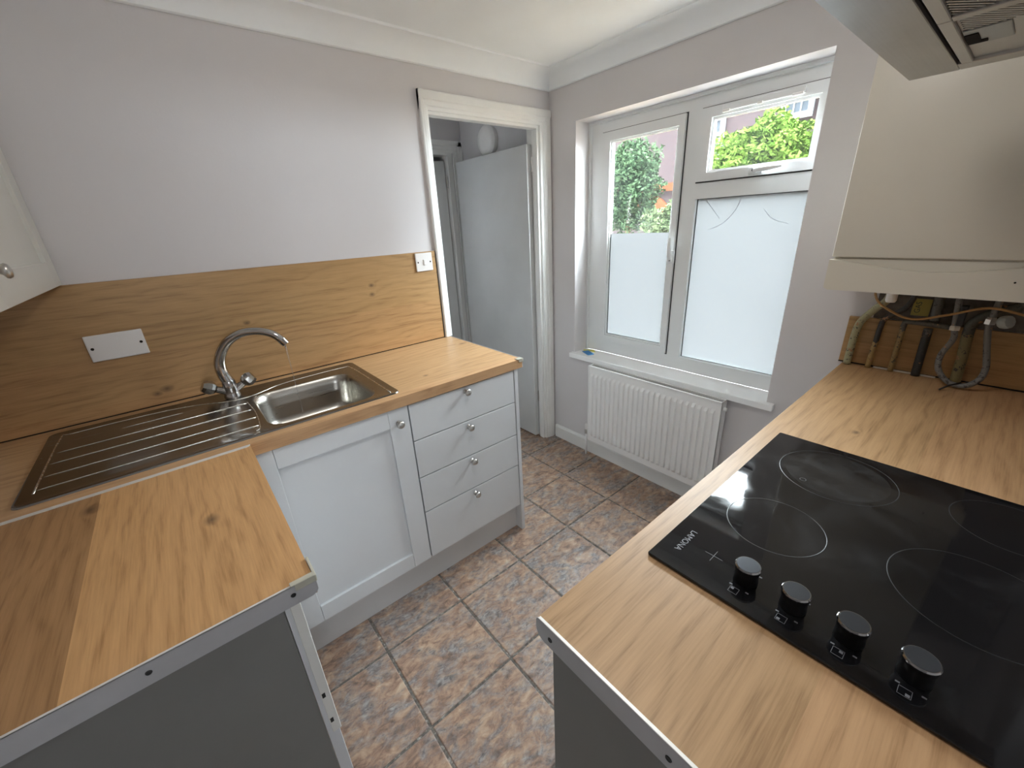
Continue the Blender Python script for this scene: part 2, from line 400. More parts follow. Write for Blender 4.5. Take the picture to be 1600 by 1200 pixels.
for i in range(len(xs) - 1):
    for j in range(len(ys) - 1):
        x1, x0, y1, y0 = xs[i], xs[i + 1], ys[j], ys[j + 1]
        cxm, cym = (x0 + x1) / 2, (y0 + y1) / 2
        if x1 - x0 < 0.05: continue
        if cxm > XH and y1 < YR: continue
        if y0 > 0.2 and x1 < -0.9: continue
        k = (round(x1 - x0, 3), round(y1 - y0, 3))
        if k not in cache: cache[k] = tile_mesh(k[0] - 2 * G, k[1] - 2 * G)
        link('tile', cache[k], (cxm, cym, 0), fl)

T = 0.10
# sink wall (y = 0) with doorway; window wall (x = 0) with opening
b = MB(); b.box(XL - T, -0.815, 0, T, 0, HE); b.box(-0.815, -0.035, 0, T, 1.99, HE); b.box(-0.035, 0, 0, T, 0, HE)
struct(b.build('wall_sink', 'wall_paint'))
WY0, WY1, WZ0, WZ1 = -0.1952, -1.3225, 0.669, 1.9443
b = MB(); D = 0.24
b.box(0, D, WY0, YB + 0.2, 0, HE); b.box(0, D, YR - T, WY1 - 0.055, 0, HE)
b.prism([(0, WY1, WZ0 - 0.028), (0, WY1 - 0.055, WZ0 - 0.028), (D, WY1 - 0.055, WZ0 - 0.028), (0.133, WY1 - 0.05, WZ0 - 0.028)], (0, 0, WZ1 - WZ0 + 0.028))
b.box(0, D, WY1 - 0.055, WY0, 0, WZ0 - 0.028); b.box(0, D, WY1 - 0.055, WY0, WZ1, HE)
struct(b.build('wall_window', 'wall_paint'))
struct(MB().box(XL - T, XL, YREAR, T, 0, HE).build('wall_cupboard', 'wall_paint'))
struct(MB().box(XH, D, YR - T, YR, 0, HE).build('wall_hob', 'wall_paint'))
struct(MB().box(XH, XH + T, YREAR, YR - T, 0, HE).build('wall_passage', 'wall_paint'))
RZA, RZB = 1.45, 1.55  # narrow opening added in the rear wall, unseen, for fill daylight
b = MB(); b.box(XL - T, XH + T, YREAR - T, YREAR, 0, RZA); b.box(XL - T, XH + T, YREAR - T, YREAR, RZB, HE)
b.box(XL - T, XL + 0.1, YREAR - T, YREAR, RZA, RZB); b.box(XH - 0.1, XH + T, YREAR - T, YREAR, RZA, RZB)
struct(b.build('wall_rear', 'wall_paint'))
b = MB(); x0, x1 = XL + 0.1, XH - 0.1
for a_, c_ in ((x0, x0 + 0.05), (x1 - 0.05, x1)): b.box(a_, c_, YREAR - 0.08, YREAR - 0.03, RZA, RZB)
for a_, c_ in ((RZA, RZA + 0.008), (RZB - 0.008, RZB)): b.box(x0, x1, YREAR - 0.08, YREAR - 0.03, a_, c_)
struct(b.build('window_fill', 'upvc'))  # frame of the added fill opening
struct(MB().box(XL - T, D, YREAR - T, YB + 0.8, HE, HE + 0.08).build('ceiling', 'ceiling_paint'))

# lobby behind the doorway
b = MB(); b.box(-1.25, -0.93, YB, YB + T, 0, HE); b.box(-0.93, -0.09, YB, YB + T, 1.96, HE); b.box(-0.09, 0, YB, YB + T, 0, HE)
struct(b.build('wall_lobby', 'wall_paint'))
b = MB(); b.box(-1.25 - T, -1.25, T, YB + T, 0, 1.4); b.box(-1.25 - T, -1.25, T, YB + T, 1.65, HE); b.box(-1.25 - T, -1.25, T, 0.49, 1.4, 1.65); b.box(-1.25 - T, -1.25, 0.525, YB + T, 1.4, 1.65)  # slot in this wall added, out of view, to light the lobby
struct(b.build('wall_lobby_side', 'wall_paint'))
b = MB(); b.box(-1.25, -1.2, YB + T, YB + 0.8, 0, HE); b.box(-1.25, 0.1, YB + 0.7, YB + 0.8, 0, HE); b.box(0.0, 0.1, YB + T, YB + 0.7, 0, HE)
struct(b.build('wall_store', 'wall_paint'))

# cove cornice
def cove(n=7): return [(0.002, HC - 0.0), (0.010, HC + 0.002)] + [(0.1 - 0.088 * math.cos(a), HC + 0.004 + 0.066 * math.sin(a)) for a in [math.pi / 2 * i / n for i in range(n + 1)]] + [(0.1, HE - 0.004), (0.104, HE)]
pr = cove()
def cornice(name, kind):
    m = MB(); loops = []
    for d, z in pr:
        if kind == 'sink': p0, p1 = (XL + d, -d, z), (-d, -d, z)
        elif kind == 'window': p0, p1 = (-d, -d, z), (-d, YR + d, z)
        elif kind == 'hob': p0, p1 = (-d, YR + d, z), (XH - d * 0, YR + d, z)
        else: p0, p1 = (XL + d, YREAR, z), (XL + d, -d, z)
        loops.append((m.bm.verts.new(p0), m.bm.verts.new(p1)))
    for A, B in zip(loops, loops[1:]): m.bm.faces.new((A[0], A[1], B[1], B[0]))
    return struct(m.build(name, 'ceiling_paint', smooth=SM))
for i, k in enumerate(('sink', 'window', 'hob', 'cupboard')): cornice('trim_%d' % (i + 1), k)

# skirting on the window wall
b = MB(); b.prism([(0, -0.03, 0), (-0.016, -0.03, 0), (-0.016, -0.03, 0.08), (-0.010, -0.03, 0.093), (0, -0.03, 0.093)], (0, -1.52, 0))
struct(b.build('baseboard_window', 'gloss_white'))

# door lining and architrave
def arch_profile(w_): return [(0, 0), (0, 0.016), (0.006, 0.020), (w_ * 0.45, 0.020), (w_ * 0.52, 0.016), (w_ * 0.75, 0.014), (w_ * 0.82, 0.010), (w_, 0.008), (w_, 0)]
tr = struct(MB().box(-0.086, -0.030, 0.0, T, 0, 1.99).box(-0.815, -0.785, 0.0, T, 0.0, 1.99).box(-0.785, -0.086, 0.0, T, 1.955, 1.99).build('trim_5', 'gloss_white'))
m = MB()   # right leg
m.prism([(-0.0088 - q, -d, 0) for q, d in arch_profile(0.075)], (0, 0, 2.0258)); m.build('architrave', 'gloss_white', tr)
m = MB(); m.prism([(-0.823 + q, -d, ZW + 0.001) for q, d in arch_profile(0.046)], (0, 0, 2.0258 - ZW - 0.001)); m.build('architrave', 'gloss_white', tr)
m = MB(); m.prism([(-0.823, -d - 0.0005, 2.0262 - q) for q, d in arch_profile(0.075)], (0.8142, 0, 0)); m.build('architrave', 'gloss_white', tr)
MB().box(-0.785, -0.09, 0.002, 0.05, 1.937, 1.956, 0.002).build('door_stop', 'gloss_white', tr)
MB().box(-0.100, -0.085, 0.004, 0.045, 0.0, 1.956, 0.002).build('door_stop', 'gloss_white', tr)

d1 = struct(MB().box(-0.128, -0.090, 0.060, 0.790, 0.012, 1.870, 0.002).build('door_1', 'door_grey_paint'))
def hinge(z, par, x, y, mt):
    h = MB(); h.lathe([(0, 0), (0.006, 0), (0.006, 0.075), (0, 0.075)], (x, y, z), seg=10); h.box(x - 0.002, x + 0.002, y, y + 0.022, z, z + 0.075); return h.build('hinge', mt, par, SM)
hinge(1.73, d1, -0.094, 0.052, 'gloss_white'); hinge(0.28, d1, -0.094, 0.052, 'nickel')
# second doorway in the lobby: architrave and a door standing ajar
t6 = struct(MB().box(-0.125, -0.09, YB - 0.004, YB + T, 0, 1.96).box(-0.93, -0.90, YB - 0.004, YB + T, 0, 1.96).box(-0.90, -0.125, YB - 0.004, YB + T, 1.93, 1.96).build('trim_6', 'gloss_white'))
m = MB(); m.prism([(-0.004 - q, YB - d, 0) for q, d in arch_profile(0.075)], (0, 0, 2.02)); m.build('architrave', 'gloss_white', t6)
m = MB(); m.prism([(-1.0, YB - d, 2.02 - q) for q, d in arch_profile(0.075)], (0.996, 0, 0)); m.build('architrave', 'gloss_white', t6)
m = MB(); m.prism([(-0.99 + q, YB - d, 0) for q, d in arch_profile(0.075)], (0, 0, 2.02)); m.build('architrave', 'gloss_white', t6)
m = MB(); ca, sa = math.cos(math.radians(14)), math.sin(math.radians(14)); hx, hy = -0.138, YB + 0.03
m.prism([(hx, hy, 0.012), (hx - 0.74 * ca, hy + 0.74 * sa, 0.012), (hx - 0.74 * ca + 0.036 * sa, hy + 0.74 * sa + 0.036 * ca, 0.012), (hx + 0.036 * sa, hy + 0.036 * ca, 0.012)], (0, 0, 1.885))
d2 = struct(m.build('door_2', 'door_grey_paint')); hinge(1.72, d2, -0.134, YB + 0.02, 'nickel'); hinge(0.30, d2, -0.134, YB + 0.02, 'nickel')

# ------------------------------------------------------------------ window
FX0, FX1 = 0.125, 0.168
wy1 = -1.372
def frame_pieces(y0, y1, z0, z1, wl_, wr_, wb_, wt_, xf, xb, bev=0.006):
    """mitred frame: four pieces"""
    o = [(y0, z0), (y1, z0), (y1, z1), (y0, z1)]; i = [(y0 - wl_, z0 + wb_), (y1 + wr_, z0 + wb_), (y1 + wr_, z1 - wt_), (y0 - wl_, z1 - wt_)]
    out = []
    for k in range(4):
        j = (k + 1) % 4; m = MB()
        m.prism([(xf + bev * 0, *o[k]), (xf, *o[j]), (xf, *i[j]), (xf, *i[k])], (xb - xf, 0, 0))
        # sloped bead toward the glass
        c = lambda p, q: (p[0] * 0.0 + q[0], q[1])
        out.append(m)
    return out, i
win = struct(link('window_1', None, (0.15, -0.77, WZ0))); win['label'] = 'white plastic window with frosted lower panes'
ps, inn = frame_pieces(WY0, wy1, WZ0, WZ1, 0.088, 0.062, 0.074, 0.062, FX0, FX1)
for m in ps: m.build('frame', 'upvc', win)
MB().box(FX0, FX1, -0.828, -0.757, WZ0 + 0.074, WZ1 - 0.062).build('mullion', 'upvc', win)
MB().box(FX0, FX1, wy1 + 0.062, -0.828, 1.521, 1.590).build('transom', 'upvc', win)
# small step of the outer frame against the reveal
MB().box(FX0 - 0.018, FX0, WY0 - 0.012, WY0 - 0.0004, WZ0, WZ1 - 0.0004).build('frame_bead', 'upvc', win)
MB().box(FX0 - 0.018, FX0, wy1 + 0.05, WY0 - 0.012, WZ1 - 0.014, WZ1 - 0.0004).build('frame_bead', 'upvc', win)
def sash(y0, y1, z0, z1, gy0, gy1, gz0, gz1):
    s_ = link('sash', None, (0.12, (y0 + y1) / 2, z0), win)
    pieces, _ = frame_pieces(y0 - 0.002, y1 + 0.002, z0 + 0.002, z1 - 0.002, y0 - gy0 - 0.002 - 0.008, gy1 - y1 - 0.002 - 0.008, gz0 - z0 - 0.010, z1 - gz1 - 0.010, 0.108, 0.150)
    for m in pieces: m.build('sash_rail', 'upvc', s_)
    # rubber seal line and glazing bead
    pc, _ = frame_pieces(y0 + 0.003, y1 - 0.003, z0 - 0.003, z1 + 0.003, 0.02, 0.02, 0.02, 0.02, 0.1225, 0.130)
    for m in pc: m.build('gasket', 'rubber_black', s_)
    pc, _ = frame_pieces(gy0 + 0.010, gy1 - 0.010, gz0 - 0.010, gz1 + 0.010, 0.012, 0.012, 0.012, 0.012, 0.1165, 0.136)
    for m in pc: m.build('glazing_bead', 'upvc', s_)
    pc, _ = frame_pieces(gy0, gy1, gz0, gz1, 0.003, 0.003, 0.003, 0.003, 0.122, 0.1285)
    for m in pc: m.build('gasket', 'rubber_black', s_)
    MB().box(0.129, 0.133, gy1 - 0.009, gy0 + 0.009, gz0 - 0.009, gz1 + 0.009).build('pane', 'window_glass', s_)
    return s_
s1 = sash(-0.283, -0.757, 0.745, 1.882, -0.349, -0.7184, 0.794, 1.829)
s2 = sash(-0.828, -1.318, 1.590, 1.882, -0.8855, -1.268, 1.6338, 1.8318)
def film(y0, y1, z0, z1, par, x=0.1465):
    m = MB(); v = [m.bm.verts.new(p) for p in ((x, y0, z0), (x, y1, z0), (x, y1, z1), (x, y0, z1))]; m.bm.faces.new(v); return m.build('frosted_film', 'frosted_film', par)
film(-0.342, -0.726, 0.786, 1.3756, s1, 0.1285)
MB().box(0.148, 0.152, -1.31, -0.828, 0.735, 1.525).build('pane', 'window_glass', win); film(-0.826, -1.312, 0.736, 1.524, win)
pc, _ = frame_pieces(-0.822, -1.314, 0.730, 1.530, 0.012, 0.012, 0.012, 0.010, 0.122, 0.148)
for m in pc: m.build('glazing_bead', 'upvc', win)
pc, _ = frame_pieces(-0.8335, -1.302, 0.7415, 1.520, 0.0025, 0.0025, 0.0025, 0.0025, 0.141, 0.1475)
for m in pc: m.build('gasket', 'rubber_black', win)
for pp in ([(-0.875, 1.512), (-0.905, 1.478), (-0.945, 1.432)], [(-1.03, 1.508), (-1.01, 1.46), (-0.965, 1.41), (-0.905, 1.385)], [(-1.13, 1.46), (-1.17, 1.42), (-1.23, 1.40)]):
    MB().tube(smooth_path_([(0.1455, y, z) for y, z in pp]), 0.0009, 6).build('scratch', 'scratch_grey', win)
# handles
h = MB(); h.box(0.094, 0.108, -0.766, -0.734, 1.228, 1.292, 0.005); h.tube([(0.088, -0.75, 1.25), (0.075, -0.75, 1.275), (0.070, -0.749, 1.31), (0.072, -0.747, 1.352)], [0.010, 0.011, 0.010, 0.006], 10); h.box(0.086, 0.100, -0.760, -0.740, 1.236, 1.264, 0.004)
hd = h.build('handle', 'upvc', s1, SM); MB().lathe([(0, 0), (0.004, 0), (0.004, 0.002), (0, 0.002)], (0.0865, -0.75, 1.245), (-1, 0, 0), 10).build('key_hole', 'rubber_black', s1)
h = MB(); h.box(0.094, 0.108, -1.118, -1.062, 1.598, 1.626, 0.005); h.tube([(0.088, -1.09, 1.612), (0.076, -1.115, 1.612), (0.072, -1.15, 1.613), (0.074, -1.195, 1.615)], [0.010, 0.010, 0.009, 0.005], 10); h.box(0.086, 0.100, -1.100, -1.078, 1.600, 1.624, 0.004)
h.build('handle', 'upvc', s2, SM); MB().lathe([(0, 0), (0.005, 0), (0.005, 0.002), (0, 0.002)], (0.0855, -1.085, 1.612), (-1, 0, 0), 10).build('key_hole', 'rubber_black', s2)
v = MB().box(0.098, 0.108, -1.222, -0.922, 1.850, 1.874, 0.003).build('trickle_vent', 'upvc', s2)
for ya, yb in ((-0.955, -0.925), (-1.080, -1.060), (-1.218, -1.180)): MB().box(0.094, 0.099, ya, yb, 1.846, 1.856, 0.002).build('vent_slider', 'plastic_white', s2)
sill = struct(MB().box(-0.029, FX0 + 0.004, -1.3564, -0.1745, WZ0 - 0.030, WZ0 - 0.0005, 0.003).build('trim_7', 'sill_white'))

# ------------------------------------------------------------------ sink run
# worktop with cut-out
w1 = MB().ringslab((XL + 0.002, -0.7955, -0.6031, -0.002), (-1.800, -1.385, -0.545, -0.145), ZW - TH, ZW)
wt = tag(w1.build('worktop', 'oak_sinktop'), 'oak effect worktop holding the steel sink, along the doorway wall', 'worktop')
MB().box(-0.7955, -0.7935, -0.6035, -0.024, ZW - TH, ZW + 0.0016).build('end_strip', 'alu_edge', wt)
MB().box(-0.822, -0.7925, -0.606, -0.585, ZW + 0.0002, ZW + 0.0035, 0.001).box(-0.7935, -0.7905, -0.606, -0.575, ZW - 0.016, ZW + 0.003, 0.001).box(-0.815, -0.7925, -0.6062, -0.6034, ZW - 0.012, ZW + 0.003, 0.001).build('corner_cap', 'clear_plastic', wt)
sb = tag(MB().box(XL + 0.002, -0.830, -0.013, -0.001, ZW + 0.0045, 1.3523, 0.001).build('splashback', 'oak_splash'), 'tall oak effect splashback panel behind the sink', 'splashback')
MB().box(XL + 0.002, -0.830, -0.0105, -0.001, ZW + 0.0002, ZW + 0.0044).build('seal', 'dark_gap', sb)
MB().box(-0.830, -0.8275, -0.0135, -0.001, ZW + 0.001, 1.3523).build('edge_strip', 'dark_gap', sb)

def knob_mesh():
    m = MB(); m.lathe([(0, 0), (0.009, 0), (0.009, 0.002), (0.0055, 0.004), (0.005, 0.014), (0.008, 0.018), (0.0135, 0.021), (0.0145, 0.024), (0.012, 0.0285), (0.006, 0.0305), (0, 0.031)], (0, 0, 0), (0, 0, 1), 24)
    bmesh.ops.recalc_face_normals(m.bm, faces=m.bm.faces[:]); me = bpy.data.meshes.new('knob'); m.bm.to_mesh(me); m.bm.free(); me.materials.append(M['nickel'])
    for p in me.polygons: p.use_smooth = True
    return me
KN = knob_mesh()
def knob(c, parent, facing):
    rot = {'-y': (math.pi / 2, 0, 0), '+x': (0, math.pi / 2, 0), '+y': (-math.pi / 2, 0, 0)}[facing]
    return link('knob', KN, c, parent, rot)
YF = -0.595; ZB = 0.1555; ZT = 0.868
def carcass(x0, x1, y0, y1, z0, z1, mat='cabinet_white'):
    m = MB(); t_ = 0.018
    m.box(x0, x0 + t_, y0, y1, z0, z1); m.box(x1 - t_, x1, y0, y1, z0, z1); m.box(x0 + t_, x1 - t_, y0, y1, z0, z0 + t_); m.box(x0 + t_, x1 - t_, y1 - 0.008, y1, z0 + t_, z1)
    m.box(x0 + t_, x1 - t_, y0, y0 + 0.03, z1 - t_, z1)
    return m
def shaker_y(par, x0, x1, z0, z1, yf, st, mat, rail=None, rb=None, kn=None):
    """shaker door whose face looks to -y"""
    rail = rail or st; rb = rb or rail; th = 0.020; g = 0.0004
    d = MB().box(x0 + st - 0.008, x1 - st + 0.008, yf + 0.0105, yf + 0.0185, z0 + rb - 0.008, z1 - rail + 0.008).build('door', mat, par)
    for a_, c_ in ((x0, x0 + st - g), (x1 - st + g, x1)): MB().box(a_, c_, yf, yf + th, z0, z1, 0.0012, 1).build('stile', mat, d)
    for a_, c_ in ((z0, z0 + rb), (z1 - rail, z1)): MB().box(x0 + st + g, x1 - st - g, yf, yf + th, a_, c_, 0.0012, 1).build('rail', mat, d)
    if kn: knob((kn[0], yf, kn[1]), d, '-y')
    return d
sc_ = thing('base_cabinet', (-1.60, -0.3, 0.15), 'pale grey shaker door base cabinet under the sink', 'cabinet')
carcass(-1.858, -1.342, YF + 0.0225, -0.04, 0.15, ZW - TH - 0.001).build('carcass', 'cabinet_white', sc_)
shaker_y(sc_, -1.8575, -1.3435, ZB, ZT, YF, 0.0755, 'cabinet_white', 0.068, 0.069, (-1.392 + 0.006, 0.813))
dr = thing('drawer_unit', (-1.09, -0.3, 0.15), 'pale grey four drawer unit at the doorway end of the sink run', 'drawer unit')
carcass(-1.3405, -0.8385, YF + 0.0225, -0.04, 0.15, ZW - TH - 0.001).build('carcass', 'cabinet_white', dr)
MB().box(-0.838, -0.819, YF - 0.002, -0.030, 0.0005, ZW - TH - 0.0005, 0.001, 1).build('end_panel', 'cabinet_white', dr)
zz = [ZB, 0.3877, 0.5521, 0.7156, ZT]; kz = [0.356, 0.524, 0.686, 0.844]
for i in range(4):
    f_ = MB().box(-1.3385, -0.8415, YF, YF + 0.020, zz[i] + 0.002, zz[i + 1] - 0.002, 0.0012, 1).build('drawer', 'cabinet_white', dr)
    knob((-1.094, YF, kz[i] + 0.004), f_, '-y')
tag(MB().box(-1.86, -0.8385, -0.5530, -0.5380, 0.0005, 0.1545).build('plinth', 'plinth_grey'), 'grey plinth board below the sink cabinet and drawers', 'plinth')

# sink
SX0, SX1, SY0, SY1 = -2.300, -1.345, -0.562, -0.058
def rrect(x0, x1, y0, y1, r, z, n=8, k=6):
    """rounded rectangle loop, k points per side and n per corner, matched between sizes"""
    out = []
    cs = [(x1 - r, y1 - r, 0), (x0 + r, y1 - r, 90), (x0 + r, y0 + r, 180), (x1 - r, y0 + r, 270)]
    for q, (cx_, cy_, a0) in enumerate(cs):
        for i in range(n + 1):
            a = math.radians(a0 + 90 * i / n); out.append((cx_ + r * math.cos(a), cy_ + r * math.sin(a), z))
        nx = cs[(q + 1) % 4]; a = math.radians(a0 + 90); e0 = Vector((cx_ + r * math.cos(a), cy_ + r * math.sin(a), z)); e1 = Vector((nx[0] + r * math.cos(a), nx[1] + r * math.sin(a), z))
        for i in range(1, k): out.append(tuple(e0.lerp(e1, i / k)))
    return out
BX0, BX1, BY0, BY1 = -1.762, -1.408, -0.528, -0.178
Z0 = ZW + 0.0002
snk = thing('kitchen_sink', (-1.82, -0.31, ZW), 'inset stainless steel sink with ribbed drainer and one bowl', 'sink')
m = MB(); o_ = lambda e, z, r: rrect(SX0 + e, SX1 - e, SY0 + e, SY1 - e, r, z)
i_ = lambda e, z, r: rrect(BX0 + e, BX1 - e, BY0 + e, BY1 - e, r, z)
m.loft([o_(0, Z0, 0.022), o_(0.002, Z0 + 0.004, 0.021), o_(0.007, Z0 + 0.0048, 0.018), o_(0.012, Z0 + 0.0025, 0.016), i_(-0.006, Z0 + 0.0022, 0.066), i_(0.0, Z0 + 0.0008, 0.060)])
m.build('drainer', 'stainless', snk, SM)
m = MB(); m.loft([i_(0.0, Z0 + 0.0008, 0.060), i_(0.005, Z0 - 0.004, 0.058), i_(0.010, Z0 - 0.030, 0.058), i_(0.016, Z0 - 0.105, 0.058), i_(0.024, Z0 - 0.128, 0.056), i_(0.040, Z0 - 0.142, 0.050), i_(0.065, Z0 - 0.148, 0.045), i_(0.150, Z0 - 0.1505, 0.02)], cap=True)
m.build('bowl', 'stainless_bowl', snk, True)
for k, (yy, xa, xb) in enumerate(((-0.172, -2.13, -1.965), (-0.246, -2.262, -1.786), (-0.325, -2.266, -1.783), (-0.408, -2.266, -1.783), (-0.484, -2.268, -1.787))):
    r_ = 0.0016 if k else 0.0008
    m = MB(); m.tube([(xa, yy, Z0 + 0.0018), (xa + 0.02, yy, Z0 + 0.0028), (xb - 0.02, yy, Z0 + 0.0028), (xb, yy, Z0 + 0.0018)], [r_ * 0.5, r_, r_ * 1.25, r_ * 0.9], 8); m.build('drainer_rib', 'stainless_ridge', snk, True)
smooth_path = smooth_path_
zb_ = Z0 + 0.0022
m = MB(); m.tube(smooth_path([(-1.375, -0.54, zb_), (-1.372, -0.30, zb_), (-1.376, -0.13, zb_), (-1.40, -0.108, zb_), (-1.56, -0.112, zb_), (-1.66, -0.128, zb_), (-1.73, -0.165, zb_), (-1.78, -0.182, zb_), (-1.84, -0.172, zb_), (-1.93, -0.125, zb_), (-2.05, -0.100, zb_), (-2.24, -0.098, zb_), (-2.268, -0.125, zb_), (-2.270, -0.50, zb_)]), 0.0024, 8); m.build('rim_bead', 'stainless_ridge', snk, True)
m = MB(); m.tube(smooth_path([(-1.782, -0.235, zb_), (-1.776, -0.36, zb_), (-1.786, -0.50, zb_), (-1.80, -0.522, zb_)]), 0.0016, 8); m.build('rim_bead', 'stainless_ridge', snk, True)
wa = MB(); wcx, wcy, wz = -1.640, -0.335, Z0 - 0.1502
wa.lathe([(0.043, 0), (0.041, 0.003), (0.034, 0.002), (0.030, -0.001), (0, -0.001)], (wcx, wcy, wz), seg=28)
wst = wa.build('waste', 'chrome', snk, SM)
MB().lathe([(0.032, 0.002), (0.034, 0.005), (0.024, 0.010), (0.008, 0.014), (0.006, 0.028), (0.009, 0.033), (0, 0.035)], (wcx, wcy, wz), seg=24).build('plug', 'plastic_dark', wst, SM)

# mixer tap
TX, TY = -1.812, -0.122
tap = thing('mixer_tap', (TX, TY, Z0), 'chrome swan neck mixer tap with two faceted knobs', 'tap')
MB().lathe([(0, 0), (0.027, 0), (0.027, 0.004), (0.025, 0.010), (0.0235, 0.030), (0.0225, 0.058), (0.0205, 0.064), (0, 0.066)], (TX, TY, Z0 + 0.002), seg=28).build('body', 'chrome', tap, SM)
def arcpath():
    base = Vector((TX, TY, ZW + 0.06)); tip = Vector((-1.616, -0.205, 1.094)); d = tip - base; h_ = Vector((d.x, d.y, 0)); Lh = h_.length; u = h_.normalized()
    prof = [(0, 0), (-0.008, 0.03), (-0.008, 0.07), (0.008, 0.11), (0.038, 0.147), (0.080, 0.170), (0.118, 0.175), (0.155, 0.170), (0.188, 0.155), (Lh, 0.128)]
    return smooth_path([base + u * a + Vector((0, 0, z)) for a, z in prof], 5), u
pth, u = arcpath(); n_ = len(pth)
m = MB(); m.tube(pth, [0.0205 - 0.0065 * min(1, i / (n_ * 0.7)) for i in range(n_)], 16)
sp_ = m.build('spout', 'chrome', tap, True)
tip = pth[-1]; dd = (pth[-1] - pth[-3]).normalized()
MB().tube([tip - dd * 0.006, tip + dd * 0.012 + Vector((0, 0, -0.004))], [0.0155, 0.0140], 16).build('aerator', 'chrome', tap, SM)
for sx, yo in ((-1, 0.0), (1, 0.0)):
    ax = Vector((sx * 0.86, -0.10, 0.52)).normalized(); b0 = Vector((TX, TY, Z0 + 0.018)); st = b0 + ax * 0.016
    MB().tube([b0, b0 + ax * 0.056], [0.0145, 0.012], 14).build('valve_arm', 'chrome', tap, SM)
    k_ = MB().lathe([(0, 0), (0.014, 0.0), (0.021, 0.007), (0.0255, 0.018), (0.0245, 0.033), (0.018, 0.043), (0, 0.044)], b0 + ax * 0.050, ax, 7)
    k_.build('handle', 'chrome', tap)
ws = MB(); zt_ = tip.z - 0.012; pts = [(tip.x + 0.004, tip.y - 0.002, zt_ - i * 0.031) for i in range(10)]
ws.tube(pts, [0.0022, 0.0030, 0.0018, 0.0014, 0.0012, 0.0011, 0.0010, 0.0010, 0.0009, 0.0008], 8)
tag(ws.build('water_trickle', 'water', None, True), 'thin trickle of water falling from the tap into the bowl', 'water')

# plates on the splashback
pl = tag(MB().box(-2.142, -1.996, -0.0205, -0.0135, 1.105, 1.191, 0.003).build('blanking_plate', 'plastic_white'), 'white double blanking plate on the oak splashback', 'wall plate')
for x in (-2.130, -2.008): MB().lathe([(0, 0), (0.0045, 0), (0.004, 0.0012), (0, 0.001)], (x, -0.0205, 1.148), (0, -1, 0), 12).build('screw', 'dark_gap', pl)
sw = tag(MB().box(-0.942, -0.852, -0.0215, -0.0135, 1.263, 1.348, 0.003).build('light_switch', 'plastic_white'), 'white single switch beside the doorway architrave', 'switch')
MB().box(-0.902, -0.888, -0.0255, -0.0212, 1.292, 1.318, 0.0015).build('rocker', 'plastic_white', sw)
for x in (-0.930, -0.864): MB().lathe([(0, 0), (0.0035, 0), (0.003, 0.001), (0, 0.001)], (x, -0.0215, 1.3055), (0, -1, 0), 12).build('screw', 'dark_gap', sw)

# ------------------------------------------------------------------ return worktop and its unit (left foreground)
X2, Y2 = -1.8300, -1.2316
wr = tag(MB().box(XL + 0.002, X2, Y2, -0.6055, ZW - TH, ZW).build('worktop', 'oak_return'), 'oak effect return worktop in the left foreground, bare end strip', 'worktop')
m = MB(); yy = Y2 - 0.0022; m.prism([(XL + 0.002, yy, ZW + 0.0012), (X2 + 0.003, yy, ZW + 0.0012), (X2 + 0.003, yy, ZW - TH + 0.009), (X2 - 0.001, yy, ZW - TH + 0.003), (X2 - 0.008, yy, ZW - TH), (XL + 0.002, yy, ZW - TH)], (0, 0.002, 0))
es = m.build('end_strip', 'aluminium', wr)
MB().box(XL + 0.002, X2 + 0.002, Y2 - 0.0022, Y2 + 0.0018, ZW + 0.0001, ZW + 0.0016).build('strip_lip', 'alu_edge', wr)
for x in (-1.865, -2.055, -2.25): MB().lathe([(0, 0), (0.0042, 0), (0.0036, 0.0012), (0, 0.0008)], (x, yy, ZW - 0.017), (0, -1, 0), 14).build('screw', 'rubber_black', es)
MB().box(X2 - 0.036, X2 + 0.0045, Y2 - 0.0045, Y2 + 0.006, ZW + 0.0018, ZW + 0.0042, 0.001).box(X2 - 0.030, X2 + 0.0045, Y2 - 0.0052, Y2 - 0.0024, ZW - 0.010, ZW + 0.004, 0.001).box(X2 + 0.0005, X2 + 0.005, Y2 - 0.0048, Y2 + 0.050, ZW - 0.008, ZW + 0.004, 0.001).build('corner_cap', 'clear_plastic', wr)
m = MB(); m.prism([(XL + 0.002, -0.6165, ZW + 0.0001), (X2 - 0.010, -0.6165, ZW + 0.0001), (X2 - 0.003, -0.613, ZW + 0.0001), (X2, -0.6065, ZW + 0.0001), (X2, -0.6038, ZW + 0.0001), (XL + 0.002, -0.6038, ZW + 0.0001)], (0, 0, 0.0016)); m.build('joint_strip', 'alu_edge', wr)
ru = thing('base_cabinet', (-2.13, -0.92, 0.0), 'left foreground base cabinet with dark grey side panel and open edge', 'cabinet')
MB().box(XL + 0.01, -1.885, -1.2140, -1.1960, 0.0005, ZW - TH - 0.0005).build('side_panel', 'carcass_grey', ru)
m = MB(); m.box(XL + 0.01, -1.885, -1.195, -0.66, 0.15, 0.168); m.box(XL + 0.01, -1.885, -0.66, -0.642, 0.0005, ZW - TH - 0.001); m.box(XL + 0.01, XL + 0.02, -1.195, -0.66, 0.15, ZW - TH - 0.001); m.build('carcass', 'cabinet_white', ru)
rd_ = MB().box(-1.884, -1.862, -1.2150, -0.645, 0.100, ZW - TH - 0.008, 0.001, 1).build('door', 'cabinet_white', ru)
st_ = MB().box(-1.8755, -1.8585, -1.2190, -1.2152, 0.505, 0.864, 0.001, 1).build('edge_strip', 'cabinet_ivory', rd_)
for z in (0.612, 0.536): MB().box(-1.8735, -1.8675, -1.2196, -1.2188, z, z + 0.012).build('slot', 'rubber_black', rd_)
knob((-1.862, -0.72, 0.80), rd_, '+x')

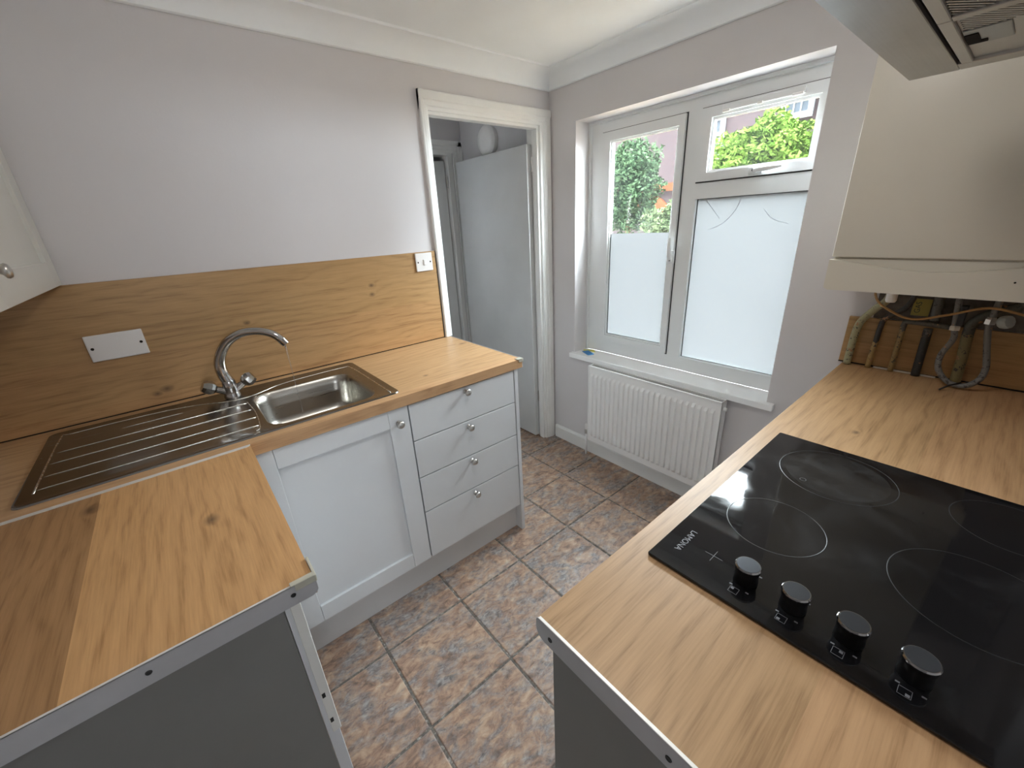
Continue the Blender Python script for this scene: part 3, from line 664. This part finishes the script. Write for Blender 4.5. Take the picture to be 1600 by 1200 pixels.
# wall cupboard (left edge of the picture)
wc = thing('wall_cupboard', (-2.28, -0.37, 1.354), 'white shaker wall cupboard hung beside the sink wall', 'cupboard')
m = MB(); m.box(XL + 0.002, -2.156, -0.738, -0.001, 1.354, 1.372); m.box(XL + 0.002, -2.156, -0.738, -0.001, 2.046, 2.064); m.box(XL + 0.002, -2.156, -0.738, -0.720, 1.372, 2.046); m.box(XL + 0.002, -2.156, -0.019, -0.001, 1.372, 2.046); m.box(XL + 0.002, XL + 0.010, -0.72, -0.019, 1.372, 2.046)
m.build('carcass', 'cabinet_ivory', wc)
xf = -2.134
cdoor = MB().box(xf - 0.0185, xf - 0.0105, -0.655, -0.082, 1.415, 1.998).build('door', 'cabinet_ivory', wc)
for a_, c_ in ((-0.738, -0.6464), (-0.0896, -0.003)): MB().box(xf - 0.020, xf, a_, c_, 1.354, 2.064, 0.0012, 1).build('stile', 'cabinet_ivory', cdoor)
for a_, c_ in ((1.354, 1.423), (1.990, 2.064)): MB().box(xf - 0.020, xf, -0.6456, -0.0904, a_, c_, 0.0012, 1).build('rail', 'cabinet_ivory', cdoor)
knob((xf, -0.655, 1.424), cdoor, '+x')

# ------------------------------------------------------------------ hob run
X3, Y3 = -1.5959, -1.5503
wh = tag(MB().box(X3, -0.001, YR + 0.002, Y3, ZW - TH, ZW, 0.0015, 2).build('worktop', 'oak_hobtop'), 'oak effect worktop carrying the black hob, right foreground', 'worktop')
m = MB(); xx = X3 - 0.0024
m.prism([(xx, YR + 0.002, ZW + 0.0012), (xx, Y3 - 0.002, ZW + 0.0012), (xx, Y3 + 0.0015, ZW - 0.004), (xx, Y3 + 0.0015, ZW - TH + 0.014), (xx, Y3 - 0.004, ZW - TH + 0.004), (xx, Y3 - 0.012, ZW - TH), (xx, YR + 0.002, ZW - TH)], (0.0022, 0, 0))
es = m.build('end_strip', 'aluminium', wh)
MB().box(X3 - 0.0024, X3 + 0.0026, YR + 0.002, Y3 - 0.003, ZW + 0.0002, ZW + 0.0020, 0.0005, 1).build('strip_lip', 'alu_edge', wh)
for y in (-1.578, -1.766, -1.955, -2.12): MB().lathe([(0, 0), (0.0042, 0), (0.0036, 0.0012), (0, 0.0008)], (xx, y, ZW - 0.021), (-1, 0, 0), 14).build('screw', 'rubber_black', es)
hu = thing('base_cabinet', (-0.8, -1.86, 0.0), 'base cabinets below the hob with plain grey end panel', 'cabinet')
MB().box(-1.589, -1.570, YR + 0.002, -1.574, 0.0005, ZW - TH - 0.0005).build('end_panel', 'carcass_grey', hu)
m = MB(); m.box(-1.569, -0.02, YR + 0.01, -1.60, 0.15, 0.168); m.box(-1.569, -0.02, YR + 0.002, YR + 0.009, 0.15, 0.80); m.box(-0.038, -0.02, YR + 0.01, -1.60, 0.168, ZW - TH - 0.001); m.build('carcass', 'cabinet_white', hu)
for i in range(3):
    xa = -1.568 + i * 0.516; f_ = MB().box(xa + 0.001, xa + 0.514, -1.598, -1.578, 0.156, ZT, 0.0012, 1).build('door', 'cabinet_white', hu); knob((xa + 0.46, -1.578, 0.80), f_, '+y')
MB().box(-1.569, -0.02, -1.655, -1.640, 0.0005, 0.149).build('plinth', 'plinth_grey', hu)

HX0, HX1, HY0, HY1 = -1.3736, -0.7663, -2.100, -1.5919
ZH = ZW + 0.0062
m = MB(); lo = lambda e, z: rrect(HX0 + e, HX1 - e, HY0 + e, HY1 - e, 0.004, z, 4, 1)
m.loft([lo(0.004, ZW + 0.0004)[::1], lo(0.0, ZW + 0.0018), lo(0.0, ZH - 0.0012), lo(0.0012, ZH)], cap=True)
m.bm.faces.new([v for v in m.bm.verts][:len(lo(0, 0))][::-1])
hob = tag(m.build('ceramic_hob', 'hob_glass'), 'black ceramic glass hob with four side knobs', 'hob')
def ring(cx_, cy_, r, wdt, par, mat, name, z=ZH):
    m = MB(); n = 72
    m.loft([[(cx_ + (r - wdt / 2) * math.cos(2 * math.pi * i / n), cy_ + (r - wdt / 2) * math.sin(2 * math.pi * i / n), z + 0.00005) for i in range(n)],
            [(cx_ + r * math.cos(2 * math.pi * i / n), cy_ + r * math.sin(2 * math.pi * i / n), z + 0.00025) for i in range(n)],
            [(cx_ + (r + wdt / 2) * math.cos(2 * math.pi * i / n), cy_ + (r + wdt / 2) * math.sin(2 * math.pi * i / n), z + 0.00005) for i in range(n)]])
    return m.build(name, mat, par)
def disc(cx_, cy_, r, par, mat, name, z=ZH):
    m = MB(); n = 64; m.bm.faces.new([m.bm.verts.new((cx_ + r * math.cos(2 * math.pi * i / n), cy_ + r * math.sin(2 * math.pi * i / n), z + 0.00012)) for i in range(n)]); return m.build(name, mat, par)
for zx, zy, zr in ((-0.893, -1.742, 0.102), (-1.148, -1.712, 0.078), (-1.110, -1.965, 0.100), (-0.868, -1.990, 0.078)):
    ring(zx, zy, zr, 0.0016, hob, 'ring_grey', 'cooking_zone')
ring(-0.956, -1.700, 0.0055, 0.0012, hob, 'print_grey', 'sensor_mark')
disc(-0.893, -1.742, 0.090, hob, 'hob_worn_zone', 'worn_patch')
def text_mesh(txt, size):
    cu = bpy.data.curves.new('t', 'FONT'); cu.body = txt; cu.size = size; cu.align_x = 'CENTER'; cu.align_y = 'CENTER'; cu.extrude = 0.00008
    o = bpy.data.objects.new('t', cu); C.objects.link(o); dg = bpy.context.evaluated_depsgraph_get(); me = bpy.data.meshes.new_from_object(o.evaluated_get(dg)); bpy.data.objects.remove(o); return me
tm = text_mesh('LAMONA', 0.0152); tm.materials.clear(); tm.materials.append(M['print_grey'])
link('logo_lettering', tm, (-1.300, -1.6225, ZH + 0.00015), hob, (0, 0, math.pi))
MB().box(-1.3155, -1.2865, -1.6728, -1.6720, ZH, ZH + 0.0002).box(-1.3014, -1.3006, -1.687, -1.658, ZH, ZH + 0.0002).build('cross_mark', 'print_grey', hob)
for y in (-1.724, -1.789, -1.855, -1.920):
    i = (-1.724, -1.789, -1.855, -1.920).index(y)
    m = MB(); x = -1.346; s_ = 0.0065; e = 0.0006
    m.box(x - s_, x + s_, y - s_, y - s_ + e, ZH, ZH + 0.0002); m.box(x - s_, x + s_, y + s_ - e, y + s_, ZH, ZH + 0.0002); m.box(x - s_, x - s_ + e, y - s_, y + s_, ZH, ZH + 0.0002); m.box(x + s_ - e, x + s_, y - s_, y + s_, ZH, ZH + 0.0002)
    qx, qy = ((1, 1), (-1, 1), (1, -1), (-1, -1))[i]
    m.box(x + qx * 0.0008, x + qx * 0.005, y + qy * 0.0008, y + qy * 0.005, ZH, ZH + 0.00022); m.build('zone_icon', 'print_grey', hob)
    for k, a in enumerate((150, 205, 330)):
        px, py = -1.314 + 0.026 * math.cos(math.radians(a)), y - 0.005 + 0.026 * math.sin(math.radians(a))
        MB().box(px - 0.0012, px + 0.0012, py - 0.0022, py + 0.0022, ZH, ZH + 0.0002).build('dial_mark', 'print_grey', hob)
    kx, ky = -1.313, y - 0.004
    kb = MB().lathe([(0, 0), (0.0172, 0), (0.0170, 0.003), (0.0162, 0.010), (0.0165, 0.017), (0.0178, 0.022), (0.0180, 0.027), (0, 0.027)], (kx, ky, ZH + 0.0003), seg=32).build('control_knob', 'knob_black', hob, SM)
    MB().lathe([(0.0180, 0.0268), (0.0184, 0.0285), (0.0172, 0.0305), (0.0160, 0.0305)], (kx, ky, ZH + 0.0003), seg=32).build('knob_rim', 'dark_chrome', kb, SM)
    MB().lathe([(0.0162, 0.0300), (0.0160, 0.0307), (0, 0.0307)], (kx, ky, ZH + 0.0003), seg=32).build('knob_cap', 'cap_grey', kb, SM)

# upstand behind the hob worktop, under the boiler
up = tag(MB().box(-0.0135, -0.001, -2.150, -1.5360, ZW + 0.004, 1.082, 0.001).build('upstand', 'oak_upstand'), 'low oak effect upstand behind the pipes below the boiler', 'splashback')
MB().box(-0.016, -0.001, -2.150, -1.5360, ZW + 0.0003, ZW + 0.0038).build('seal', 'dark_gap', up)
MB().box(-0.030, -0.0165, -1.80, -1.640, ZW + 0.0004, ZW + 0.004, 0.0012, 1).build('mastic_bead', 'mastic', up)

gp = tag(MB().box(-0.0035, -0.0008, -2.150, -1.600, 1.0835, 1.300).build('shade_patch', 'shaded_grime'), 'dark patch standing in for shade and grime on the wall behind the boiler pipes', 'shade patch')  # thin dark panel: the boiler's shade painted in, with some grime
# ------------------------------------------------------------------ boiler and pipes
bl = thing('boiler', (-0.15, -1.735, 1.2175), 'cream wall boiler with curved bottom flap above exposed pipes', 'boiler')
MB().box(-0.300, -0.001, -1.960, -1.5085, 1.3125, 1.960, 0.004).build('casing', 'boiler_cream', bl, SM)
MB().box(-0.286, -0.004, -1.955, -1.5135, 1.2420, 1.3118).build('chassis', 'boiler_cream', bl)
cv = [(-1.506, 1.3085)] + [(-1.506 - 0.46 * s, 1.3055 - 0.027 * math.sin(math.pi * s) ** 1.5) for s in [i / 24 for i in range(25)]] + [(-1.966, 1.3085)]
cv = cv[1:-1]
fp = [(-0.309, y, z) for y, z in cv] + [(-0.309, -1.966, 1.222), (-0.309, -1.955, 1.216), (-0.309, -1.517, 1.216), (-0.309, -1.506, 1.222)]
m = MB(); m.prism(fp, (0.018, 0, 0)); m.build('flap', 'boiler_cream', bl)
MB().box(-0.291, -0.270, -1.960, -1.512, 1.2160, 1.2250).build('flap_lip', 'boiler_cream', bl)
MB().box(-0.2905, -0.2865, -1.960, -1.512, 1.2260, 1.3080).build('flap_back', 'boiler_cream', bl)
MB().lathe([(0, 0), (0.0022, 0), (0.0022, 0.001), (0, 0.001)], (-0.309, -1.887, 1.262), (-1, 0, 0), 10).build('screw', 'dark_gap', bl)
def pipe(pts, r, mat, label, n=5):
    return tag(MB().tube(smooth_path(pts, n), r, 12).build('boiler_pipe', mat, None, True), label, 'pipe', 'pipes below the boiler')
zb0 = ZW + 0.0006
pipe([(-0.034, -1.566, zb0), (-0.036, -1.567, 1.00), (-0.036, -1.570, 1.05), (-0.042, -1.580, 1.082), (-0.075, -1.612, 1.13), (-0.110, -1.640, 1.17), (-0.12, -1.65, 1.241)], 0.0115, 'pipe_cream', 'cream painted pipe below the boiler, nearest the window')
pipe([(-0.032, -1.626, zb0), (-0.034, -1.629, 1.00), (-0.034, -1.632, 1.075), (-0.045, -1.645, 1.10), (-0.085, -1.690, 1.15), (-0.10, -1.705, 1.241)], 0.0082, 'pipe_half', 'slim pipe half black and half mustard, second from the window')
pipe([(-0.032, -1.688, zb0), (-0.034, -1.688, 1.02), (-0.034, -1.688, 1.076), (-0.036, -1.698, 1.088), (-0.040, -1.76, 1.087), (-0.044, -1.815, 1.084)], 0.0082, 'pipe_mustard', 'mustard pipe turning sideways at the upstand top')
pipe([(-0.034, -1.752, zb0), (-0.036, -1.750, 1.00), (-0.036, -1.748, 1.072)], 0.0115, 'pipe_black', 'thick short black pipe standing on the worktop')
pipe([(-0.036, -1.846, zb0), (-0.038, -1.842, 1.00), (-0.040, -1.836, 1.085), (-0.048, -1.848, 1.12), (-0.055, -1.880, 1.148), (-0.060, -1.912, 1.165), (-0.060, -1.928, 1.20), (-0.060, -1.930, 1.241)], 0.0135, 'pipe_olive', 'thick olive brown pipe behind the hose loop')
pipe([(-0.034, -1.755, 1.10), (-0.04, -1.752, 1.16), (-0.06, -1.75, 1.241)], 0.0125, 'pipe_black', 'dark stub pipe rising beside the yellow label')
hs = [(-0.10, -1.793, 1.230), (-0.10, -1.797, 1.177), (-0.10, -1.806, 1.101), (-0.10, -1.812, 1.063), (-0.10, -1.798, 1.008), (-0.10, -1.804, 0.962), (-0.10, -1.833, 0.928), (-0.10, -1.868, 0.924), (-0.10, -1.893, 0.950), (-0.10, -1.897, 0.990), (-0.10, -1.884, 1.05), (-0.10, -1.872, 1.111), (-0.10, -1.874, 1.167), (-0.10, -1.876, 1.232)]
ho = tag(MB().tube(smooth_path(hs, 6), 0.0078, 12).build('filling_hose', 'hose_steel', None, True), 'grey flexible hose looping below the boiler to the worktop', 'hose')
MB().lathe([(0, 0), (0.0125, 0), (0.0125, 0.010), (0.0095, 0.014), (0, 0.014)], (-0.10, -1.8075, 1.090), (0, 0.05, 1), 6).build('nut', 'pipe_cream' if False else 'mastic', ho)
MB().lathe([(0, 0), (0.0125, 0), (0.0125, 0.014), (0.0095, 0.020), (0, 0.020)], (-0.10, -1.8715, 1.118), (0, -0.02, 1), 6).build('nut', 'nickel', ho)
MB().lathe([(0, 0), (0.016, 0.002), (0.019, 0.012), (0.017, 0.022), (0, 0.024)], (-0.125, -1.890, 1.130), (-0.4, -0.6, 0.2), 10).build('valve_wheel', 'hood_lamp', ho, SM)
MB().box(-0.112, -0.088, -1.822, -1.806, 1.105, 1.165, 0.003).build('valve_body', 'rubber_black', ho)
tag(MB().tube([(-0.098, -1.860, 0.932), (-0.13, -1.838, 0.926), (-0.150, -1.822, ZW + 0.004)], 0.0025, 8).build('cable_tie', 'rubber_black', None, True), 'black cable tie tail from the hose touching the worktop', 'cable tie')
tag(MB().tube(smooth_path([(-0.13, -1.598, 1.240), (-0.125, -1.612, 1.172), (-0.12, -1.650, 1.136), (-0.12, -1.711, 1.114), (-0.12, -1.783, 1.136), (-0.115, -1.86, 1.165), (-0.10, -1.93, 1.15), (-0.09, -1.97, 1.14)], 6), 0.0035, 10).build('cable', 'cable_tan', None, True), 'tan cable sagging below the boiler', 'cable')
tg = tag(MB().box(-0.0065, -0.0038, -1.735, -1.692, 1.105, 1.160).build('pipe_label', 'label_yellow'), 'yellow label with dark lettering on the wall below the boiler', 'label')
gm = text_mesh('GAS', 0.020); gm.materials.clear(); gm.materials.append(M['ink_dark'])
lt = link('lettering', gm, (-0.0068, -1.706, 1.132), tg); lt.rotation_euler = Matrix(((0, 0, -1), (0, 1, 0), (1, 0, 0))).to_euler()
tag(MB().lathe([(0, 0), (0.011, 0.0), (0.014, 0.006), (0.014, 0.050), (0, 0.075)], (-0.15, -1.652, 1.166), (0, 0, 1), 16).build('drain_cap', 'plastic_white', None, SM), 'round white plastic cap hanging under the boiler', 'cap')

# ------------------------------------------------------------------ cooker hood
hx0, hx1, hy0, hy1, hz = -1.190, -0.585, YR + 0.002, -1.637, 1.692
hd = thing('cooker_hood', (-0.89, -1.9, hz), 'stainless steel cooker hood above the black hob', 'cooker hood')
m = MB(); m.box(hx0, hx1, hy0, hy1 - 0.003, hz + 0.012, hz + 0.060); m.prism([(hx0, hy1 - 0.003, hz + 0.0605), (hx1, hy1 - 0.003, hz + 0.0605), (hx1 - 0.18, -1.90, hz + 0.25), (hx0 + 0.18, -1.90, hz + 0.25)], (0, -0.25, 0)); m.box(-1.02, -0.76, hy0, -1.90, hz + 0.25, HE - 0.08)
m.build('canopy', 'hood_steel', hd)
MB().box(hx0, hx1, -1.711, hy1, hz, hz + 0.011, 0.001, 1).build('front_plate', 'hood_steel', hd)
MB().box(hx0 + 0.002, hx1 - 0.05, -1.716, -1.7115, hz + 0.006, hz + 0.0115).build('groove', 'dark_gap', hd)
for xa, xb in ((-1.188, -0.934), (-0.930, -0.634)): MB().box(xa, xb, -1.732, -1.7165, hz + 0.0005, hz + 0.0115, 0.001, 1).build('filter_rail', 'hood_trim', hd)
MB().box(-0.633, hx1, hy0, -1.7115, hz, hz + 0.0115, 0.001, 1).build('side_trim', 'hood_trim', hd)
MB().box(-0.945, -0.926, hy0 + 0.02, -1.7325, hz + 0.0005, hz + 0.0115, 0.001, 1).build('cross_trim', 'hood_trim', hd)
MB().box(-1.188, -1.170, hy0 + 0.02, -1.7325, hz + 0.0005, hz + 0.0115, 0.001, 1).build('cross_trim', 'hood_trim', hd)
def stripes(x0, x1, y0, y1, z, pitch, wd, mat, name, ang=0.62):
    m = MB(); dx, dy = math.cos(ang), -math.sin(ang); n = int((x1 - x0 + (y1 - y0)) / pitch) + 40
    for k in range(-n, n):
        # line through (x0 + k*pitch, y1) in direction (dx,dy), clipped to the rectangle
        px, py = x0 + k * pitch, y1; ts = []
        t0 = max(0, (x0 - px) / dx); t1 = min((y0 - y1) / dy, (x1 - px) / dx)
        if t1 - t0 < 0.004: continue
        a = Vector((px + dx * t0, py + dy * t0, z)); b_ = Vector((px + dx * t1, py + dy * t1, z)); nn = Vector((-dy, dx, 0)) * wd / 2
        m.prism([a - nn, b_ - nn, b_ + nn, a + nn], (0, 0, 0.002))
    o = m.build(name, mat, hd); o['kind'] = 'stuff'; return o
MB().box(-1.169, -0.946, hy0 + 0.02, -1.7325, hz + 0.008, hz + 0.0115).build('filter_backing', 'dark_gap', hd)
stripes(-1.169, -0.946, hy0 + 0.02, -1.7325, hz + 0.004, 0.0120, 0.0032, 'hood_trim', 'filter_mesh')
MB().box(-0.925, -0.634, hy0 + 0.02, -1.7325, hz + 0.006, hz + 0.0115).build('lamp_panel', 'hood_trim', hd)
stripes(-0.925, -0.845, hy0 + 0.02, -1.737, hz + 0.0042, 0.0112, 0.0030, 'hood_trim', 'filter_mesh')
lc = MB().box(-0.842, -0.748, -1.784, -1.7335, hz + 0.003, hz + 0.0058, 0.001, 1).build('lamp_cover', 'hood_lamp', hd)
MB().box(-0.822, -0.760, -1.750, -1.7345, hz + 0.0015, hz + 0.0028).box(-0.775, -0.760, -1.757, -1.749, hz + 0.0015, hz + 0.0028).build('lamp_slot', 'dark_gap', lc)

# ------------------------------------------------------------------ radiator
ra = thing('radiator', (-0.05, -0.772, 0.13), 'white ribbed panel radiator under the window sill', 'radiator')
RY0, RY1, RZ0, RZ1, RX = -0.3756, -1.168, 0.1299, 0.6388, -0.080
nr = 24; m = MB(); prof = []
mg = 0.018; wv = (RY0 - RY1 - 2 * mg) / nr
prof.append((RY0, 0.0)); prof.append((RY0 - mg * 0.6, 0.0))
for k in range(nr):
    y = RY0 - mg - k * wv
    for f_, h_ in ((0.06, 0), (0.16, 1), (0.60, 1), (0.70, 0)): prof.append((y - f_ * wv, h_))
prof.append((RY1 + mg * 0.6, 0.0)); prof.append((RY1, 0.0))
zs = [(RZ0, 0), (RZ0 + 0.035, 0), (RZ0 + 0.052, 1), (RZ1 - 0.062, 1), (RZ1 - 0.045, 0), (RZ1, 0)]
V = [[m.bm.verts.new((RX + 0.009 - 0.013 * h_ * q, y, z)) for y, h_ in prof] for z, q in zs]
for A, B in zip(V, V[1:]):
    for k in range(len(prof) - 1): m.bm.faces.new((A[k], A[k + 1], B[k + 1], B[k]))
m.build('front_panel', 'radiator_white', ra)
m = MB(); x0 = RX + 0.0095
m.box(x0, x0 + 0.006, RY1, RY0, RZ0, RZ1); m.build('panel_back', 'radiator_white', ra)
MB().box(-0.030, -0.020, RY1 + 0.003, RY0 - 0.003, RZ0, RZ1 - 0.006).build('rear_panel', 'radiator_white', ra)
for ya in (RY0, RY1 + 0.004): MB().box(RX + 0.004, -0.020, ya - 0.004, ya, RZ0 + 0.01, RZ1 + 0.001).build('side_cover', 'radiator_white', ra)
MB().box(RX + 0.001, RX + 0.014, RY1, RY0, RZ1 - 0.004, RZ1 + 0.0015, 0.001, 1).build('top_edge', 'radiator_white', ra)
MB().box(-0.033, -0.020, RY1, RY0, RZ1 - 0.006, RZ1 + 0.0005).build('top_edge', 'radiator_white', ra)
fins = MB()
for k in range(60): y = RY0 - 0.012 - k * (RY0 - RY1 - 0.024) / 59; fins.box(RX + 0.0145, -0.034, y - 0.001, y + 0.001, RZ0 + 0.06, RZ1 - 0.012)
fn = fins.build('convector_fins', 'carcass_grey', ra); fn['kind'] = 'stuff'
vb = MB(); vb.tube([(-0.050, RY0 + 0.002, 0.172), (-0.050, RY0 + 0.030, 0.172)], 0.008, 10); vb.lathe([(0, 0), (0.012, 0), (0.013, 0.02), (0.010, 0.03), (0, 0.03)], (-0.050, RY0 + 0.028, 0.158), seg=14)
va = vb.build('valve', 'nickel', ra, SM); MB().lathe([(0, 0), (0.0125, 0), (0.0115, 0.028), (0.008, 0.034), (0, 0.034)], (-0.050, RY0 + 0.028, 0.190), seg=16).build('valve_cap', 'plastic_white', va, SM)
MB().tube([(-0.050, RY0 + 0.028, 0.001), (-0.050, RY0 + 0.028, 0.160)], 0.0075, 12).build('pipe', 'radiator_white', ra, True)
MB().tube([(-0.050, RY1 - 0.001, 0.600), (-0.050, RY1 - 0.016, 0.600)], 0.009, 8).build('air_vent', 'radiator_white', ra, SM)
cdz = WZ0 + 0.0002
cb = tag(MB().prism([(0.002, -0.305, cdz), (0.040, -0.225, cdz), (0.078, -0.245, cdz), (0.040, -0.322, cdz)], (0, 0, 0.003)).build('card', 'card_blue'), 'small blue and yellow card lying on the window sill', 'card')
MB().prism([(0.046, -0.228, cdz + 0.0002), (0.078, -0.205, cdz + 0.0002), (0.112, -0.262, cdz + 0.0002), (0.080, -0.300, cdz + 0.0002), (0.079, -0.2465, cdz + 0.0002)], (0, 0, 0.0022)).build('yellow_part', 'card_yellow', cb)

# round fitting on the lobby wall
rf = tag(MB().lathe([(0, 0), (0.088, 0), (0.092, 0.010), (0.092, 0.030), (0.086, 0.036), (0, 0.037)], (-0.0005, 0.555, 1.972), (-1, 0, 0), 40).build('smoke_alarm', 'plastic_white', None, SM), 'round white fitting on the lobby wall above the open door', 'alarm')
MB().lathe([(0.086, 0.0365), (0.075, 0.048), (0.04, 0.052), (0, 0.053)], (-0.0005, 0.555, 1.972), (-1, 0, 0), 40).build('cover', 'plastic_white', rf, True)

# added ceiling lamp, out of view, filling the room with light
LX, LY = -1.20, -1.33
cl = thing('fill_lamp', (LX, LY, HE - 0.09), 'added unseen fill lamp, round and opal, on the ceiling above the aisle', 'lamp')
MB().lathe([(0, 0), (0.15, 0), (0.15, -0.02), (0, -0.02)], (LX, LY, HE - 0.0005), seg=32).build('base', 'plastic_white', cl, SM)
me_, te_, be_ = nt('fill_lamp_opal'); be_.inputs['Base Color'].default_value = (0.8, 0.8, 0.78, 1)
f_ = noise(te_, pos(te_), 3); L(te_, ramp(te_, f_, [(0.3, (1.0, 0.97, 0.94)), (0.7, (1.0, 0.98, 0.95))]), be_.inputs['Emission Color']); be_.inputs['Emission Strength'].default_value = FILL_LAMP
MB().lathe([(0.14, -0.0205), (0.142, -0.04), (0.12, -0.07), (0.07, -0.088), (0, -0.093)], (LX, LY, HE - 0.0005), seg=32).build('fill_lamp_diffuser', 'fill_lamp_opal', cl, True)

# ------------------------------------------------------------------ outdoors
struct(MB().box(D, 30, -14, 20, -0.25, -0.15).build('ground', 'soil'))
struct(MB().box(XL - T, D, YREAR - T, 30, HE + 0.09, 10.0).box(-0.8, D, -25, YREAR - T - 0.01, 0, 10.0).build('wall_sky_blocker', 'far_brick'))  # unseen mass added to keep sky light off the house opposite
fc = thing('house', (9.3, 4, -0.15), 'mauve brick house with white sash windows seen through the window', 'house')
MB().box(9.0, 9.6, -6, 16, -0.15, 4.7).build('wall', 'far_brick', fc)
MB().box(8.90, 9.0, 3.9, 16, 2.05, 2.24).build('band', 'terracotta', fc)
m = MB(); n = 14
o1 = [(8.93, 5.15 + 0.75 * math.cos(math.pi * i / n), 1.30 + 0.70 * math.sin(math.pi * i / n)) for i in range(n + 1)]; i1 = [(8.93, 5.15 + 0.50 * math.cos(math.pi * i / n), 1.30 + 0.45 * math.sin(math.pi * i / n)) for i in range(n, -1, -1)]
m.prism(o1 + i1, (0.07, 0, 0)); m.build('arch', 'terracotta', fc)
def sashwin(y0, y1, z0, z1):
    f_ = MB(); f_.box(8.93, 9.0, y0, y0 + 0.10, z0, z1); f_.box(8.93, 9.0, y1 - 0.10, y1, z0, z1); f_.box(8.93, 9.0, y0 + 0.1, y1 - 0.1, z0, z0 + 0.12); f_.box(8.93, 9.0, y0 + 0.1, y1 - 0.1, z1 - 0.1, z1); f_.box(8.93, 9.0, y0 + 0.1, y1 - 0.1, (z0 + z1) / 2 - 0.05, (z0 + z1) / 2 + 0.05)
    fo = f_.build('window', 'window_white_far', fc)
    MB().box(8.975, 8.99, y0 + 0.1, y1 - 0.1, z0 + 0.12, z1 - 0.1).build('pane', 'far_glass', fo)
    for k in (1, 2): y = y0 + 0.1 + (y1 - y0 - 0.2) * k / 3; MB().box(8.955, 8.974, y - 0.014, y + 0.014, z0 + 0.12, z1 - 0.1).build('glazing_bar', 'window_white_far', fo)
    for q in (0.25, 0.75): z = z0 + (z1 - z0) * q; MB().box(8.955, 8.974, y0 + 0.1, y1 - 0.1, z - 0.014, z + 0.014).build('glazing_bar', 'window_white_far', fo)
sashwin(3.24, 4.05, 2.55, 3.75); sashwin(1.50, 2.10, 3.16, 4.5); sashwin(0.75, 1.42, 3.16, 4.5)

def bush(name, c, r, n, mat, label, trunk_h, leaf=0.042):
    t_ = thing(name, (c[0], c[1], -0.15), label, 'bush')
    vs, fs = [], []; rnd = random.Random(name + label)
    for k in range(n):
        d = Vector((rnd.gauss(0, 1), rnd.gauss(0, 1), rnd.gauss(0, 1))).normalized(); lump = 1 + 0.16 * math.sin(d.x * 6 + 1) * math.sin(d.y * 7) + 0.12 * math.sin(d.z * 9 + d.y * 5)
        q = (rnd.random() ** 0.35) * lump; p = Vector((c[0] + r[0] * d.x * q, c[1] + r[1] * d.y * q, c[2] + r[2] * d.z * q))
        a = Vector((rnd.gauss(0, 1), rnd.gauss(0, 1), rnd.gauss(0, 0.6))).normalized(); bb = a.cross(Vector((rnd.gauss(0, 1), rnd.gauss(0, 1), rnd.gauss(0, 1)))).normalized(); s_ = leaf * rnd.uniform(0.6, 1.3)
        i = len(vs); vs += [p - a * s_, p + bb * s_ * 0.42, p + a * s_, p - bb * s_ * 0.42]; fs.append((i, i + 1, i + 2, i + 3))
    base = Vector((c[0], c[1], -0.15)); me = bpy.data.meshes.new('foliage'); me.from_pydata([v - base for v in vs], [], fs); me.materials.append(M[mat]); o = link('foliage', me, base, t_); o['kind'] = 'stuff'
    MB().tube([(c[0], c[1], -0.15), (c[0] + 0.03, c[1], c[2] * 0.6), (c[0], c[1] + 0.03, c[2])], [0.06, 0.045, 0.02], 8).build('trunk', 'trunk_brown', t_, True)
bush('shrub', (5.0, 0.72, 2.02), (0.65, 0.72, 0.60), 15000, 'leaf_bright', 'bright lime green bush outside the top opening pane', 1.5)
bush('small_tree', (5.0, 2.98, 1.95), (0.5, 0.62, 0.78), 9000, 'leaf_dark', 'dark leafy small tree outside the left pane', 1.2)
bush('shrub', (4.0, 1.42, 1.15), (0.45, 0.50, 0.50), 9000, 'leaf_variegated', 'low pale variegated bush at the bottom of the clear left pane', 0.6, 0.034)
